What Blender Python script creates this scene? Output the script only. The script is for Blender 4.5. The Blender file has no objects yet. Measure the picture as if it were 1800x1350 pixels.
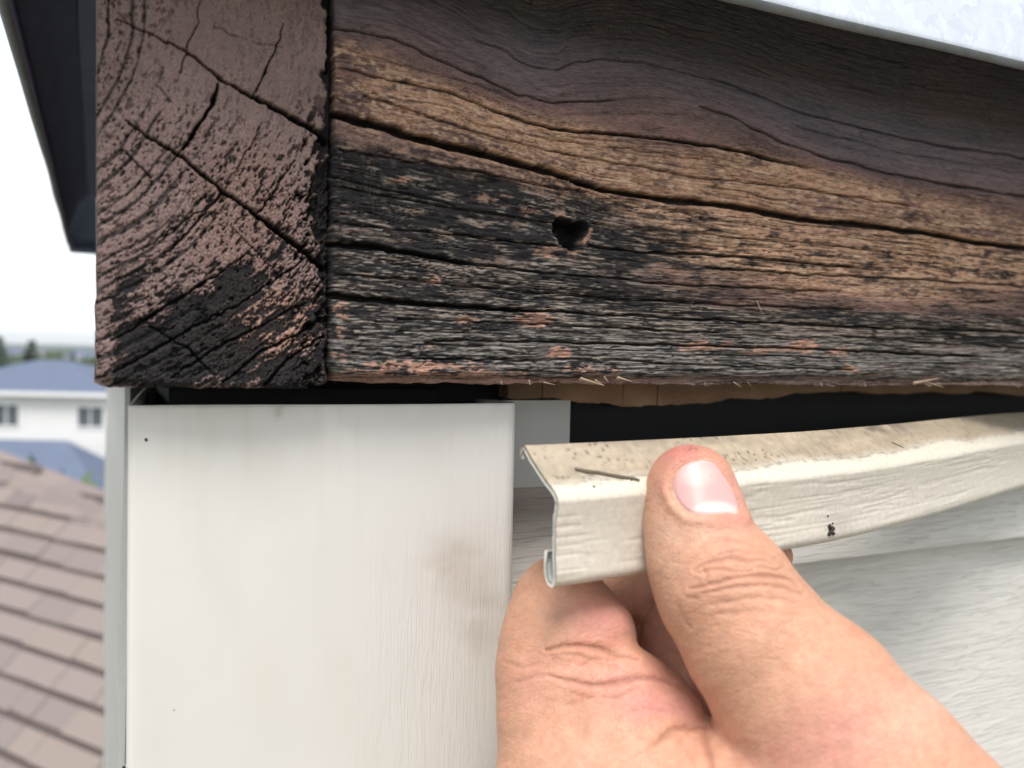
import bpy, bmesh, math, random
import numpy as np
from mathutils import Vector, Matrix
from mathutils.bvhtree import BVHTree

random.seed(7)
scene = bpy.context.scene
COL = scene.collection

# ------------------------------------------------------------------ camera
F_PX = 1480.0
CAM = np.array([0.0, -0.152, 0.0])
HEAD, PITCH, ROLL = math.radians(26.3), math.radians(1.86), math.radians(1.2)
R0 = np.array([math.cos(HEAD), -math.sin(HEAD), 0.0])
FW = np.array([math.sin(HEAD) * math.cos(PITCH), math.cos(HEAD) * math.cos(PITCH), -math.sin(PITCH)])
U0 = np.cross(R0, FW)
RT = math.cos(ROLL) * R0 + math.sin(ROLL) * U0
UP = math.cos(ROLL) * U0 - math.sin(ROLL) * R0

cam_data = bpy.data.cameras.new("camera")
cam = bpy.data.objects.new("camera", cam_data)
COL.objects.link(cam)
cam.matrix_world = Matrix(((RT[0], UP[0], -FW[0], CAM[0]), (RT[1], UP[1], -FW[1], CAM[1]),
                           (RT[2], UP[2], -FW[2], CAM[2]), (0, 0, 0, 1)))
cam_data.sensor_fit = 'HORIZONTAL'
cam_data.sensor_width = 36.0
cam_data.lens = 36.0 * F_PX / 1800.0
cam_data.clip_start = 0.01
cam_data.clip_end = 30000.0
cam_data.dof.use_dof = True
cam_data.dof.focus_distance = 0.176
cam_data.dof.aperture_fstop = 17.0
scene.camera = cam

# ------------------------------------------------------------------ world, sun, exposure
SUN_EL, SUN_AZ = math.radians(62), math.radians(202)      # azimuth: direction the light comes from, clockwise from +Y
world = bpy.data.worlds.new("World")
scene.world = world
world.use_nodes = True
wn = world.node_tree
wn.nodes.clear()
wo = wn.nodes.new("ShaderNodeOutputWorld")
bg = wn.nodes.new("ShaderNodeBackground")
sky = wn.nodes.new("ShaderNodeTexSky")
sky.sky_type = 'NISHITA'
sky.sun_disc = False
sky.sun_elevation = SUN_EL
sky.sun_rotation = SUN_AZ
sky.air_density = 1.0
sky.dust_density = 0.6
sky.ozone_density = 1.0
hs = wn.nodes.new("ShaderNodeHueSaturation")             # cloud cover: nearly colourless daylight
hs.inputs['Saturation'].default_value = 0.22
wn.links.new(sky.outputs[0], hs.inputs['Color'])
wn.links.new(hs.outputs[0], bg.inputs[0])
bg.inputs[1].default_value = 0.115
wn.links.new(bg.outputs[0], wo.inputs[0])

sd = bpy.data.lights.new("sun", 'SUN')
sd.energy = 1.75
sd.angle = math.radians(26)
sd.color = (1.0, 0.965, 0.92)
sun = bpy.data.objects.new("sun", sd)
COL.objects.link(sun)
to_sun = Vector((math.sin(SUN_AZ) * math.cos(SUN_EL), math.cos(SUN_AZ) * math.cos(SUN_EL), math.sin(SUN_EL)))
sun.rotation_euler = to_sun.to_track_quat('Z', 'Y').to_euler()

vs = scene.view_settings
vs.view_transform = 'Standard'
vs.look = 'None'
vs.gamma = 1.0
vs.use_curve_mapping = False
vs.exposure = 1.15

# ------------------------------------------------------------------ projection helpers (used to survey the place from the photograph)
def ray(px, py):
    d = FW + RT * ((px - 900.0) / F_PX) + UP * ((675.0 - py) / F_PX)
    return d                                            # unit forward component

def P(px, py, depth):
    return CAM + ray(px, py) * depth

def on_plane(px, py, axis, value):
    d = ray(px, py)
    return CAM + d * ((value - CAM[axis]) / d[axis])

def project(pts):
    q = np.asarray(pts) - CAM
    f = q @ FW
    return 900.0 + F_PX * (q @ RT) / f, 675.0 - F_PX * (q @ UP) / f, f

# ------------------------------------------------------------------ noise
def _hash(ix, iy, seed):
    h = (ix.astype(np.int64) * 374761393 + iy.astype(np.int64) * 668265263 + seed * 1442695041) & 0xFFFFFFFF
    h = ((h ^ (h >> 13)) * 1274126177) & 0xFFFFFFFF
    h = ((h ^ (h >> 16)) * 2246822519) & 0xFFFFFFFF
    h = h ^ (h >> 15)
    return (h & 0xFFFFFF).astype(np.float32) / float(0xFFFFFF)

def noise(x, y, seed=0):
    x = np.asarray(x, dtype=np.float64); y = np.asarray(y, dtype=np.float64)
    x, y = np.broadcast_arrays(x, y)
    ix = np.floor(x); iy = np.floor(y)
    fx = (x - ix).astype(np.float32); fy = (y - iy).astype(np.float32)
    fx = fx * fx * (3 - 2 * fx); fy = fy * fy * (3 - 2 * fy)
    a = _hash(ix, iy, seed); b = _hash(ix + 1, iy, seed)
    c = _hash(ix, iy + 1, seed); d = _hash(ix + 1, iy + 1, seed)
    return (a + (b - a) * fx + (c - a) * fy + (a - b - c + d) * fx * fy) * 2 - 1

def fbm(x, y, seed=0, octaves=4, gain=0.5):
    s = 0.0; amp = 1.0; tot = 0.0
    for o in range(octaves):
        s = s + amp * noise(x * 2 ** o + 17.3 * o, y * 2 ** o - 9.1 * o, seed + o)
        tot += amp; amp *= gain
    return s / tot * 1.6

def worley(x, y, seed=0):
    """distance to the nearest scattered point, and that point's random value"""
    ix = np.floor(x); iy = np.floor(y)
    best = np.full(x.shape, 9.0, dtype=np.float32); second = best.copy(); val = np.zeros(x.shape, dtype=np.float32)
    for i in (-1, 0, 1):
        for j in (-1, 0, 1):
            a = ix + i; b = iy + j
            d = np.hypot(a + _hash(a, b, seed) - x, b + _hash(a, b, seed + 1) - y).astype(np.float32)
            m = d < best
            second = np.where(m, best, np.minimum(second, d))
            best = np.where(m, d, best); val = np.where(m, _hash(a, b, seed + 2), val)
    return best, second, val

def sstep(a, b, x):
    t = np.clip((x - a) / (b - a), 0, 1)
    return t * t * (3 - 2 * t)

def poly_dist(px, py, pts, width=None):
    """distance to a polyline; also the interpolated width along it"""
    best = np.full(px.shape, 1e9); bw = np.full(px.shape, 1.0)
    for i in range(len(pts) - 1):
        ax, ay = pts[i][:2]; bx, by = pts[i + 1][:2]
        dx, dy = bx - ax, by - ay
        t = np.clip(((px - ax) * dx + (py - ay) * dy) / (dx * dx + dy * dy + 1e-9), 0, 1)
        d = np.hypot(px - ax - t * dx, py - ay - t * dy)
        m = d < best
        best = np.where(m, d, best)
        if width is not None:
            bw = np.where(m, width[i] + t * (width[i + 1] - width[i]), bw)
    return best, bw

# ------------------------------------------------------------------ object helpers
def tag(o, label=None, cat=None, group=None, kind=None):
    if label: o['label'] = label
    if cat: o['category'] = cat
    if group: o['group'] = group
    if kind: o['kind'] = kind
    return o

def empty(name, loc=(0, 0, 0), parent=None):
    o = bpy.data.objects.new(name, None)
    o.empty_display_size = 0.01
    COL.objects.link(o)
    if parent: o.parent = parent
    o.location = loc
    return o

def mesh_obj(name, verts, faces, material=None, parent=None, smooth=False, loc=None):
    """verts are world coordinates; the origin is moved to loc (or the parent's location) so children sit right"""
    verts = np.asarray(verts, dtype=np.float64)
    off = np.zeros(3)
    if loc is not None: off = np.asarray(loc, float)
    elif parent is not None: off = np.zeros(3)
    me = bpy.data.meshes.new(name)
    me.from_pydata((verts - off).tolist() if len(verts) < 50000 else [], [], faces if len(verts) < 50000 else [])
    if len(verts) >= 50000:
        fast_mesh(me, verts - off, np.asarray(faces))
    me.update()
    if smooth: me.shade_smooth()
    o = bpy.data.objects.new(name, me)
    COL.objects.link(o)
    if material: me.materials.append(material)
    if parent is not None:
        o.parent = parent
        o.location = Vector(off) - parent_world(parent) if loc is not None else -parent_world(parent)
    else:
        o.location = off
    return o

def parent_world(p):
    v = Vector((0, 0, 0))
    while p is not None:
        v += p.location; p = p.parent
    return v

def fast_mesh(me, verts, quads):
    n, q = len(verts), len(quads)
    k = quads.shape[1]
    me.vertices.add(n)
    me.vertices.foreach_set('co', verts.astype(np.float32).ravel())
    me.loops.add(q * k)
    me.loops.foreach_set('vertex_index', quads.astype(np.int32).ravel())
    me.polygons.add(q)
    me.polygons.foreach_set('loop_start', np.arange(0, q * k, k, dtype=np.int32))
    me.update(calc_edges=True)
    me.validate()

def set_color(o, rgb, name='Col'):
    a = o.data.attributes.new(name, 'FLOAT_COLOR', 'POINT')
    c = np.ones((len(o.data.vertices), 4), dtype=np.float32)
    c[:, :3] = rgb
    a.data.foreach_set('color', c.ravel())

def set_float(o, v, name):
    a = o.data.attributes.new(name, 'FLOAT', 'POINT')
    a.data.foreach_set('value', np.asarray(v, dtype=np.float32))

def set_uv(o, uv):
    l = o.data.uv_layers.new(name='UVMap')
    idx = np.empty(len(o.data.loops), dtype=np.int32)
    o.data.loops.foreach_get('vertex_index', idx)
    l.data.foreach_set('uv', np.asarray(uv, dtype=np.float32)[idx].ravel())

def box(x0, x1, y0, y1, z0, z1):
    v = [(x0, y0, z0), (x1, y0, z0), (x1, y1, z0), (x0, y1, z0), (x0, y0, z1), (x1, y0, z1), (x1, y1, z1), (x0, y1, z1)]
    f = [(0, 3, 2, 1), (4, 5, 6, 7), (0, 1, 5, 4), (1, 2, 6, 5), (2, 3, 7, 6), (3, 0, 4, 7)]
    return v, f

class MB:
    def __init__(s): s.v = []; s.f = []
    def add(s, v, f):
        n = len(s.v); s.v += [tuple(map(float, q)) for q in v]; s.f += [tuple(i + n for i in g) for g in f]; return s
    def box(s, *a): return s.add(*box(*a))
    def build(s, name, material=None, parent=None, **k): return mesh_obj(name, s.v, s.f, material, parent, **k)

def grid_quads(nr, nc):
    i = np.arange(nr * nc).reshape(nr, nc)
    return np.stack([i[:-1, :-1], i[:-1, 1:], i[1:, 1:], i[1:, :-1]], -1).reshape(-1, 4)

# ------------------------------------------------------------------ materials
class NT:
    def __init__(s, name):
        s.m = bpy.data.materials.new(name); s.m.use_nodes = True
        s.t = s.m.node_tree; s.t.nodes.clear()
        s.out = s.n('ShaderNodeOutputMaterial'); s.b = s.n('ShaderNodeBsdfPrincipled')
        s.l(s.b.outputs[0], s.out.inputs[0])
    def n(s, kind, **k):
        q = s.t.nodes.new(kind)
        for a, v in k.items(): setattr(q, a, v)
        return q
    def l(s, a, b): s.t.links.new(a, b)
    def set(s, **k):
        for a, v in k.items():
            s.b.inputs[a.replace('_', ' ')].default_value = v
        return s
    def coord(s, which='Object', scale=(1, 1, 1), rot=(0, 0, 0)):
        c = s.n('ShaderNodeTexCoord'); m = s.n('ShaderNodeMapping')
        m.inputs['Scale'].default_value = scale; m.inputs['Rotation'].default_value = rot
        s.l(c.outputs[which], m.inputs[0]); return m.outputs[0]
    def noise(s, vec, scale=5, detail=4, rough=0.55, dist=0.0):
        q = s.n('ShaderNodeTexNoise'); q.inputs['Scale'].default_value = scale; q.inputs['Detail'].default_value = detail
        q.inputs['Roughness'].default_value = rough; q.inputs['Distortion'].default_value = dist
        s.l(vec, q.inputs['Vector']); return q.outputs[0]
    def ramp(s, fac, stops):
        q = s.n('ShaderNodeValToRGB'); e = q.color_ramp.elements
        while len(e) < len(stops): e.new(0.5)
        for i, (p, c) in enumerate(stops):
            e[i].position = p; e[i].color = (c[0], c[1], c[2], 1) if hasattr(c, '__len__') else (c, c, c, 1)
        s.l(fac, q.inputs[0]); return q.outputs[0]
    def mix(s, fac, a, b, blend='MIX'):
        q = s.n('ShaderNodeMix', data_type='RGBA', blend_type=blend)
        for v, i in ((fac, 0), (a, 6), (b, 7)):
            if hasattr(v, 'links'): s.l(v, q.inputs[i])
            elif i == 0: q.inputs[0].default_value = v
            else: q.inputs[i].default_value = (v[0], v[1], v[2], 1)
        return q.outputs[2]
    def math(s, op, a, b=0.0):
        q = s.n('ShaderNodeMath', operation=op)
        for v, i in ((a, 0), (b, 1)):
            if hasattr(v, 'links'): s.l(v, q.inputs[i])
            else: q.inputs[i].default_value = v
        return q.outputs[0]
    def attr(s, name, out='Color'):
        q = s.n('ShaderNodeAttribute', attribute_name=name); return q.outputs[out]
    def base(s, c):
        if hasattr(c, 'links'): s.l(c, s.b.inputs['Base Color'])
        else: s.b.inputs['Base Color'].default_value = (c[0], c[1], c[2], 1)
        return s
    def rough(s, c): s.l(c, s.b.inputs['Roughness']); return s
    def bump(s, h, strength=0.5, dist=0.0005, prev=None):
        q = s.n('ShaderNodeBump'); q.inputs['Strength'].default_value = strength; q.inputs['Distance'].default_value = dist
        s.l(h, q.inputs['Height'])
        if prev is not None: s.l(prev, q.inputs['Normal'])
        s.l(q.outputs[0], s.b.inputs['Normal']); return q.outputs[0]

def plain(name, c, rough=0.7, vary=0.15, scale=8.0, **k):
    t = NT(name).set(Roughness=rough, **k)
    n = t.noise(t.coord(), scale, 5)
    t.base(t.mix(n, [q * (1 - vary) for q in c], [min(1, q * (1 + vary)) for q in c]))
    return t.m
# ------------------------------------------------------------------ weathered timber boards
def wood_material(name, stretch):
    t = NT(name).set(Roughness=0.88)
    t.b.inputs['Specular IOR Level'].default_value = 0.22
    c = t.coord('Object', stretch)
    n = t.noise(c, 1.0, 6, 0.65)
    fine = t.ramp(n, [(0.30, 0.62), (0.70, 1.35)])
    t.base(t.mix(1.0, t.attr('Col'), fine, 'MULTIPLY'))
    t.bump(n, 0.55, 0.00018)
    return t.m

WOOD_LONG = wood_material('weathered_wood_side_grain', (380, 1500, 4200))
WOOD_END = wood_material('weathered_wood_end_grain', (3000, 3000, 3000))

BLACK = np.array([0.0175, 0.0165, 0.0175]); GREY = np.array([0.25, 0.222, 0.20]); TAN = np.array([0.430, 0.247, 0.155])
PALE = np.array([0.59, 0.415, 0.29]); BROWN = np.array([0.190, 0.116, 0.101]); SALMON = np.array([0.36, 0.205, 0.150])
DKBROWN = np.array([0.055, 0.033, 0.028])

def lerp(a, b, m): return a + (b - a) * m[..., None]

def yline(pts, px):
    p = np.array(pts, float)
    return np.interp(px, p[:, 0], p[:, 1])

L0 = [(560, -50), (700, 0), (803, 47), (850, 76), (893, 90), (911, 106), (940, 120), (980, 121), (1005, 111), (1056, 105), (1128, 108), (1200, 126), (1269, 144), (1331, 166), (1403, 195), (1511, 224), (1619, 249), (1800, 278), (2200, 330)]
L1 = [(560, 42), (597, 49), (694, 69), (774, 105), (850, 137), (911, 166), (976, 180), (1092, 176), (1150, 172), (1240, 187), (1294, 208), (1367, 246), (1457, 278), (1583, 307), (1710, 332), (1800, 345), (2200, 395)]
L2 = [(560, 110), (597, 119), (658, 134), (712, 145), (781, 158), (861, 191), (926, 213), (983, 228), (1092, 236), (1200, 249), (1294, 264), (1403, 290), (1600, 335), (1800, 375), (2200, 440)]
L3 = [(560, 190), (590, 199), (694, 231), (803, 260), (911, 285), (983, 307), (1056, 332), (1128, 345), (1200, 352), (1331, 368), (1403, 383), (1511, 395), (1619, 408), (1692, 422), (1800, 435), (2200, 480)]
L5 = [(560, 424), (586, 428), (676, 437), (767, 453), (839, 466), (1000, 484), (1200, 500), (1500, 515), (1800, 528), (2200, 550)]
L6 = [(560, 519), (583, 521), (692, 530), (800, 539), (1000, 550), (1200, 560), (1500, 575), (1800, 585), (2200, 600)]
L7 = [(560, 590), (583, 593), (692, 598), (900, 600), (1100, 604), (1400, 612), (1800, 632), (2200, 640)]
LB = [(560, 668), (2200, 676)]
GLINES = [(L0, 100), (L1, 140), (L2, 200), (L3, 290), (L5, 430), (L6, 525), (L7, 595), (LB, 668)]

def grain_coord(px, py):
    ys = [yline(l, px) for l, _ in GLINES]
    gs = [g for _, g in GLINES]
    g = gs[0] + (py - ys[0]) * 1.0
    for i in range(len(ys) - 1):
        t = (py - ys[i]) / np.maximum(ys[i + 1] - ys[i], 4)
        g = np.where(py >= ys[i], gs[i] + t * (gs[i + 1] - gs[i]), g)
    return g

def side_grain(px, py, X, Z):
    """height (mm, into the board) and colour of the long board"""
    g = grain_coord(px, py)
    # wobble the grain a little
    gw = g + 1.6 * fbm(px / 200, g / 60, 3, 2) + 0.7 * fbm(px / 40, g / 20, 4, 2)
    streak = fbm(px / 55, gw / 3.2, 10, 4, 0.62)               # fibre streaks
    fine = fbm(px / 22, gw / 2.0, 20, 3, 0.65)
    patch = fbm(px / 34, gw / 9.0, 30, 4, 0.6)                 # flakes
    wide = fbm(px / 190, gw / 45.0, 40, 3)
    blot = fbm(px / 120, gw / 26.0, 45, 3)
    cross = fbm(px / 9, gw / 5.5, 50, 3, 0.6)                  # short broken cells
    fib = noise(px / 30 + 0.8 * noise(px / 17, gw / 3, 55), gw / 1.55, 56) + 0.6 * noise(px / 13, gw / 1.2, 57)   # single fibres
    fibre = sstep(0.18, 0.75, fib)
    cell = sstep(0.10, 0.65, noise(px / 5.5, gw / 3.4, 58) + 0.5 * noise(px / 3.2, gw / 6.0, 59))                # short cross breaks
    h = 0.10 * streak + 0.07 * fine + 0.05 * cross - 0.09 * fibre + 0.07 * cell
    # --- checks along the grain
    def check(seed, lx, lg, thr, depth, gate):
        n = noise(px / lx + 0.6 * noise(px / 60, gw / 6, seed + 3), gw / lg, seed)
        line = np.clip(1 - np.abs(n) / thr, 0, 1)
        return depth * line * sstep(-0.15, 0.35, gate)
    gate1 = fbm(px / 150, gw / 12, 60, 2)
    chk = check(61, 130, 7.0, 0.10, 0.55, gate1) + check(65, 75, 3.6, 0.13, 0.32, -gate1 + 0.2) + check(69, 220, 13, 0.07, 0.9, wide + 0.1)
    zl = np.abs(noise(px / 150 + 0.5 * noise(px / 50, gw / 5, 71), gw / 3.4, 72))
    thin = sstep(0.13, 0.02, zl) * sstep(-0.25, 0.25, fbm(px / 110, gw / 10, 73, 2))
    zl2 = np.abs(noise(px / 60 + 0.5 * noise(px / 30, gw / 3, 74), gw / 2.1, 75))
    thin2 = sstep(0.16, 0.03, zl2) * sstep(-0.1, 0.35, fbm(px / 60, gw / 6, 76, 2))
    upz = 0.30 + 0.70 * sstep(95, 190, g)
    thin = thin * upz; thin2 = thin2 * upz
    h = h + 0.28 * thin + 0.14 * thin2
    low = sstep(250, 330, g)                                    # rougher below the big crack
    h = h + chk * (0.35 + 0.50 * low)
    # --- named cracks: line, width(px) at ends, depth mm
    wig = 1.6 * fbm(px / 26, px * 0 + 3.1, 70, 3)
    cracks = np.zeros_like(h)
    def crack(line, x0, x1, w0, w1, depth, seed):
        y = yline(line, px) + 1.8 * fbm(px / 30, px * 0 + seed, seed, 3)
        w = 0.85 * np.interp(px, [x0, x1], [w0, w1]) * (1 + 0.25 * noise(px / 25, px * 0, seed + 7))
        fade = sstep(x0 - 3, x0 + 6, px) * (1 - sstep(x1 - 60, x1, px))
        return depth * fade * np.exp(-(np.abs(py - y) / np.maximum(w, 0.4)) ** 3)
    cs = [crack(L3, 560, 1000, 8.5, 6.0, 3.6, 1), crack(L3, 940, 2300, 6.0, 4.6, 3.2, 2),
          crack(L2, 575, 1460, 2.0, 2.6, 1.6, 3), crack(L2, 860, 1420, 2.6, 3.6, 2.0, 4), crack(L1, 575, 1120, 2.6, 1.8, 1.4, 5),
          crack(L1, 1230, 2000, 2.2, 2.8, 1.3, 6), crack(L0, 830, 1300, 2.0, 1.6, 1.0, 7), crack(L0, 1260, 1900, 2.2, 2.2, 1.2, 8),
          crack(L5, 560, 860, 6.5, 2.8, 3.2, 9), crack(L5, 800, 1500, 2.2, 1.8, 1.3, 10), crack(L6, 560, 1000, 6.5, 2.6, 3.0, 11),
          crack(L6, 960, 2100, 2.2, 2.6, 1.4, 12), crack(L7, 760, 1750, 1.8, 2.8, 1.6, 13)]
    extra = [([(597, 264), (687, 278), (767, 289), (911, 318), (1030, 339)], 1.8, 1.2), ([(640, 166), (767, 209), (861, 238), (947, 260), (1020, 274), (1200, 307), (1280, 318), (1403, 330), (1600, 362)], 1.6, 1.2),
             ([(1036, 432), (1090, 440), (1180, 446), (1330, 452), (1500, 470)], 2.2, 1.6), ([(590, 390), (690, 402), (800, 412), (900, 425), (975, 430)], 1.6, 1.2),
             ([(590, 325), (690, 345), (800, 366), (900, 380), (970, 392)], 1.5, 1.0), ([(1040, 392), (1200, 408), (1400, 425), (1640, 452)], 1.3, 0.9),
             ([(590, 482), (700, 490), (840, 505), (1000, 520), (1250, 535), (1500, 545)], 1.8, 1.2), ([(620, 622), (800, 632), (1000, 632), (1230, 640), (1500, 650)], 1.6, 1.1),
             ([(1150, 240), (1230, 256), (1252, 275), (1290, 312)], 1.1, 0.6), ([(700, 560), (850, 566), (1020, 574), (1260, 585)], 1.6, 1.2),
             ([(1240, 470), (1400, 482), (1600, 490), (1800, 505)], 1.8, 1.3), ([(1330, 345), (1500, 372), (1700, 402), (1850, 420)], 1.1, 0.7),
             ([(1480, 592), (1600, 600), (1800, 612)], 1.8, 1.2), ([(1328, 528), (1338, 540), (1340, 553)], 1.2, 0.7), ([(600, 84), (700, 112), (800, 140), (880, 160)], 1.2, 0.7),
             ([(1400, 222), (1600, 272), (1800, 305)], 1.2, 0.7), ([(820, 210), (900, 232), (1000, 250), (1150, 268), (1260, 285)], 1.2, 0.8)]
    for k, (pts, w, d) in enumerate(extra):
        x0, x1 = pts[0][0], pts[-1][0]
        y0 = min(q[1] for q in pts) - 12; y1 = max(q[1] for q in pts) + 12
        m = (px > x0 - 12) & (px < x1 + 12) & (py > y0) & (py < y1)
        dd = np.zeros_like(h)
        wx = px[m]; wy = py[m] + 2.0 * noise(wx / 24, wx * 0, 90 + k) + 0.8 * noise(wx / 8, wx * 0, 120 + k)
        dist, _ = poly_dist(wx, wy, pts)
        dd[m] = d * np.exp(-(dist / w) ** 2.5)
        cs.append(dd)
    for c in cs: cracks = np.maximum(cracks, c)
    h = h + cracks
    # --- the ragged nail hole
    ang = np.arctan2(py - 410, px - 1003)
    HP = [(971, 394), (980, 383), (989, 380), (1000, 386), (1006, 393), (1016, 388), (1028, 389), (1035, 401), (1030, 415), (1023, 421), (1021, 438), (1009, 440), (989, 435), (982, 426), (972, 408)]
    dist = np.full(px.shape, 60.0); rad = 0.0
    m = (px > 940) & (px < 1070) & (py > 350) & (py < 475)
    wx, wy = px[m] + 1.6 * noise(px[m] / 5, py[m] / 5, 77), py[m] + 1.6 * noise(px[m] / 5, py[m] / 5, 79)
    pd, _ = poly_dist(wx, wy, HP + [HP[0]])
    inn = np.zeros(wx.shape, bool); j = len(HP) - 1
    for i in range(len(HP)):
        xi, yi = HP[i]; xj, yj = HP[j]
        inn ^= ((yi > wy) != (yj > wy)) & (wx < (xj - xi) * (wy - yi) / (yj - yi + 1e-9) + xi); j = i
    dist[m] = np.where(inn, -pd, pd)
    hole = sstep(1.0, -1.2, dist - rad)
    h = h * (1 - hole) + hole * (7.0 + 0.8 * noise(px / 9, py / 9, 78))
    collar = np.exp(-((dist - rad - 4) / 4.0) ** 2) * (1 - hole)
    h = h - 0.10 * collar
    # --- edges: left end worn, bottom worn and ragged
    el = np.clip((px - 582) / 14.0, 0, 1)
    h = h + 1.1 * (1 - el) ** 2 + (1 - np.clip((px - 582) / 26, 0, 1)) * 0.35 * (fbm(px / 6, py / 6, 80, 3) + 0.5)
    yb = yline(LB, px)
    eb = np.clip((yb - 4 - py) / 16.0, 0, 1)
    h = h + 2.0 * (1 - eb) ** 2 + (1 - np.clip((yb - py) / 30, 0, 1)) * 0.25 * streak
    h = h + 0.5 * wide * low                                        # gentle unevenness
    # ---------------- colour
    right = sstep(1000, 1400, px)
    # tan band: around the big crack on the left, broad field on the right
    t_top = np.interp(px, [590, 900, 1150, 1400, 1800], [172, 196, 204, 206, 214])
    t_bot = np.interp(px, [590, 700, 900, 1050, 1200, 1400, 1600, 1800], [300, 310, 318, 335, 395, 440, 440, 400])
    tanz = sstep(-26, 22, g - t_top + 16 * wide) * sstep(-58, 46, t_bot - g + 22 * wide + 14 * patch)
    tan_amt = np.interp(px, [580, 640, 720, 900, 1050, 1250, 1500, 1700, 1800], [0.35, 0.55, 0.66, 0.72, 0.80, 0.80, 0.76, 0.70, 0.64])
    # black field
    blackz = sstep(285, 330, g + 12 * wide) * np.interp(px, [580, 950, 1150, 1350, 1600, 1800], [0.90, 0.86, 0.62, 0.34, 0.28, 0.32])
    blackz = np.maximum(blackz, sstep(440, 500, g + 14 * wide) * np.interp(px, [580, 1100, 1500, 1800], [0.95, 0.92, 0.82, 0.70]))
    # start from brown stain
    br = np.clip(1 + 0.28 * blot + 0.20 * streak + 0.18 * cross, 0.45, 1.7)
    col = BROWN[None] * br[:, None]
    col = lerp(col, col * np.array([1.05, 0.95, 0.96]), sstep(0.1, 0.7, blot))
    col = col * (1 - 0.42 * sstep(300, 350, g))[:, None]
    col = lerp(col, np.array([0.112, 0.118, 0.148])[None] * np.clip(1 + 0.2 * streak, .6, 1.5)[:, None], sstep(190, 100, g + 10 * wide) * 0.6)  # overhang shade put into the colour as bluish grey towards the top
    # worn through to timber
    exposed = sstep(-0.30, 0.45, tan_amt * 2.0 - 1.0 + 0.72 * patch + 0.52 * cross + 0.22 * streak) * tanz
    timber = TAN[None] * np.clip(1.0 + 0.30 * streak + 0.30 * wide, 0.45, 1.7)[:, None]
    timber = timber * (1 - 0.42 * cell * (0.5 + 0.5 * sstep(-.3, .4, patch)))[:, None]
    timber = lerp(timber, PALE[None] * np.clip(1 + 0.3 * fine, 0.5, 1.5)[:, None], np.clip(0.55 * sstep(0.10, 0.75, cross + 0.35 * streak) + 0.45 * fibre, 0, 1))
    col = lerp(col, timber, exposed * 0.92)
    col = lerp(col, np.array([0.24, 0.165, 0.12])[None], fibre * 0.30 * (1 - exposed) * sstep(120, 260, g))
    rightbrown = sstep(1250, 1700, px) * sstep(300, 360, g)
    # charred and weathered
    bl = sstep(-0.60, 0.60, blackz * 2.1 - 1.0 - 0.42 * patch - 0.40 * streak - 0.3 * blot - 0.2 * cross)
    char = BLACK[None] * np.clip(1.0 + 0.5 * fine, 0.4, 2.0)[:, None]
    col = lerp(col, char, np.clip(bl, 0, 1) * 0.97)
    # grey fibres catching on the ridges of the black field
    gfield = np.interp(g, [300, 380, 470, 540, 600, 668], [0.30, 0.26, 0.40, 0.58, 0.80, 0.72]) * sstep(285, 330, g)
    gfield = np.maximum(gfield, (0.36 + 0.12 * sstep(950, 750, px)) * sstep(285, 330, g)) * (0.80 + 0.28 * sstep(700, 1000, px)) + 0.10 * sstep(0, 0.6, blot)
    gf = sstep(0.10, 0.72, gfield * 1.25 - 0.62 + 0.62 * streak + 0.34 * fine + 0.22 * cross)
    gcol = lerp(GREY[None] * np.ones_like(col), np.array([0.285, 0.222, 0.17])[None], (0.45 + 0.4 * sstep(900, 1300, px)) * (1 - sstep(520, 600, g)))
    col = lerp(col, gcol, gf * 0.62 * bl)
    fa = fibre * sstep(0.05, 0.6, gfield * 1.3 - 0.25 + 0.10 + 0.55 * patch + 0.35 * blot) * bl
    col = lerp(col, gcol * 1.25, np.clip(fa * 1.15, 0, 1) * 0.74)
    # pale flakes in the upper-left of the black field
    fl = sstep(0.36, 0.56, patch + 0.25 * cross) * sstep(290, 320, g) * (1 - sstep(440, 520, g)) * (1 - sstep(850, 1150, px))
    col = lerp(col, np.array([0.27, 0.19, 0.15])[None], fl * np.clip(0.30 + 0.6 * fibre + 0.4 * streak, 0, 0.85))
    # ladder of scratches near the left end
    lad = sstep(0.25, 0.6, noise(px / 3.4, py / 16, 88) + 0.5 * noise(px / 9, py / 7, 89)) * sstep(620, 640, px) * (1 - sstep(690, 720, px)) * sstep(230, 260, py) * (1 - sstep(350, 390, py))
    col = lerp(col, np.array([0.20, 0.16, 0.13])[None], lad * 0.22)
    # salmon paint remnants
    rem = [(938, 564, 34, 13, 1.0), (985, 618, 26, 11, 1.0), (770, 492, 17, 11, .9), (706, 318, 11, 8, 1), (1228, 610, 34, 11, .9), (1275, 606, 20, 8, .8), (1360, 615, 60, 7, .8), (1415, 612, 24, 13, 1.0),
           (1475, 618, 42, 7, .9), (1495, 650, 16, 6, .9), (1030, 650, 60, 7, .8), (820, 562, 22, 11, .75), (960, 440, 28, 14, .6), (860, 350, 34, 12, .55), (930, 370, 30, 10, .5),
           (745, 645, 110, 12, .9), (860, 658, 90, 8, .8), (600, 545, 16, 14, .7), (598, 585, 12, 12, .6), (600, 625, 26, 9, .8), (700, 655, 100, 9, 1.0), (760, 610, 22, 7, .5), (1520, 400, 40, 8, .35), (1720, 350, 50, 8, .35)]
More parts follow.
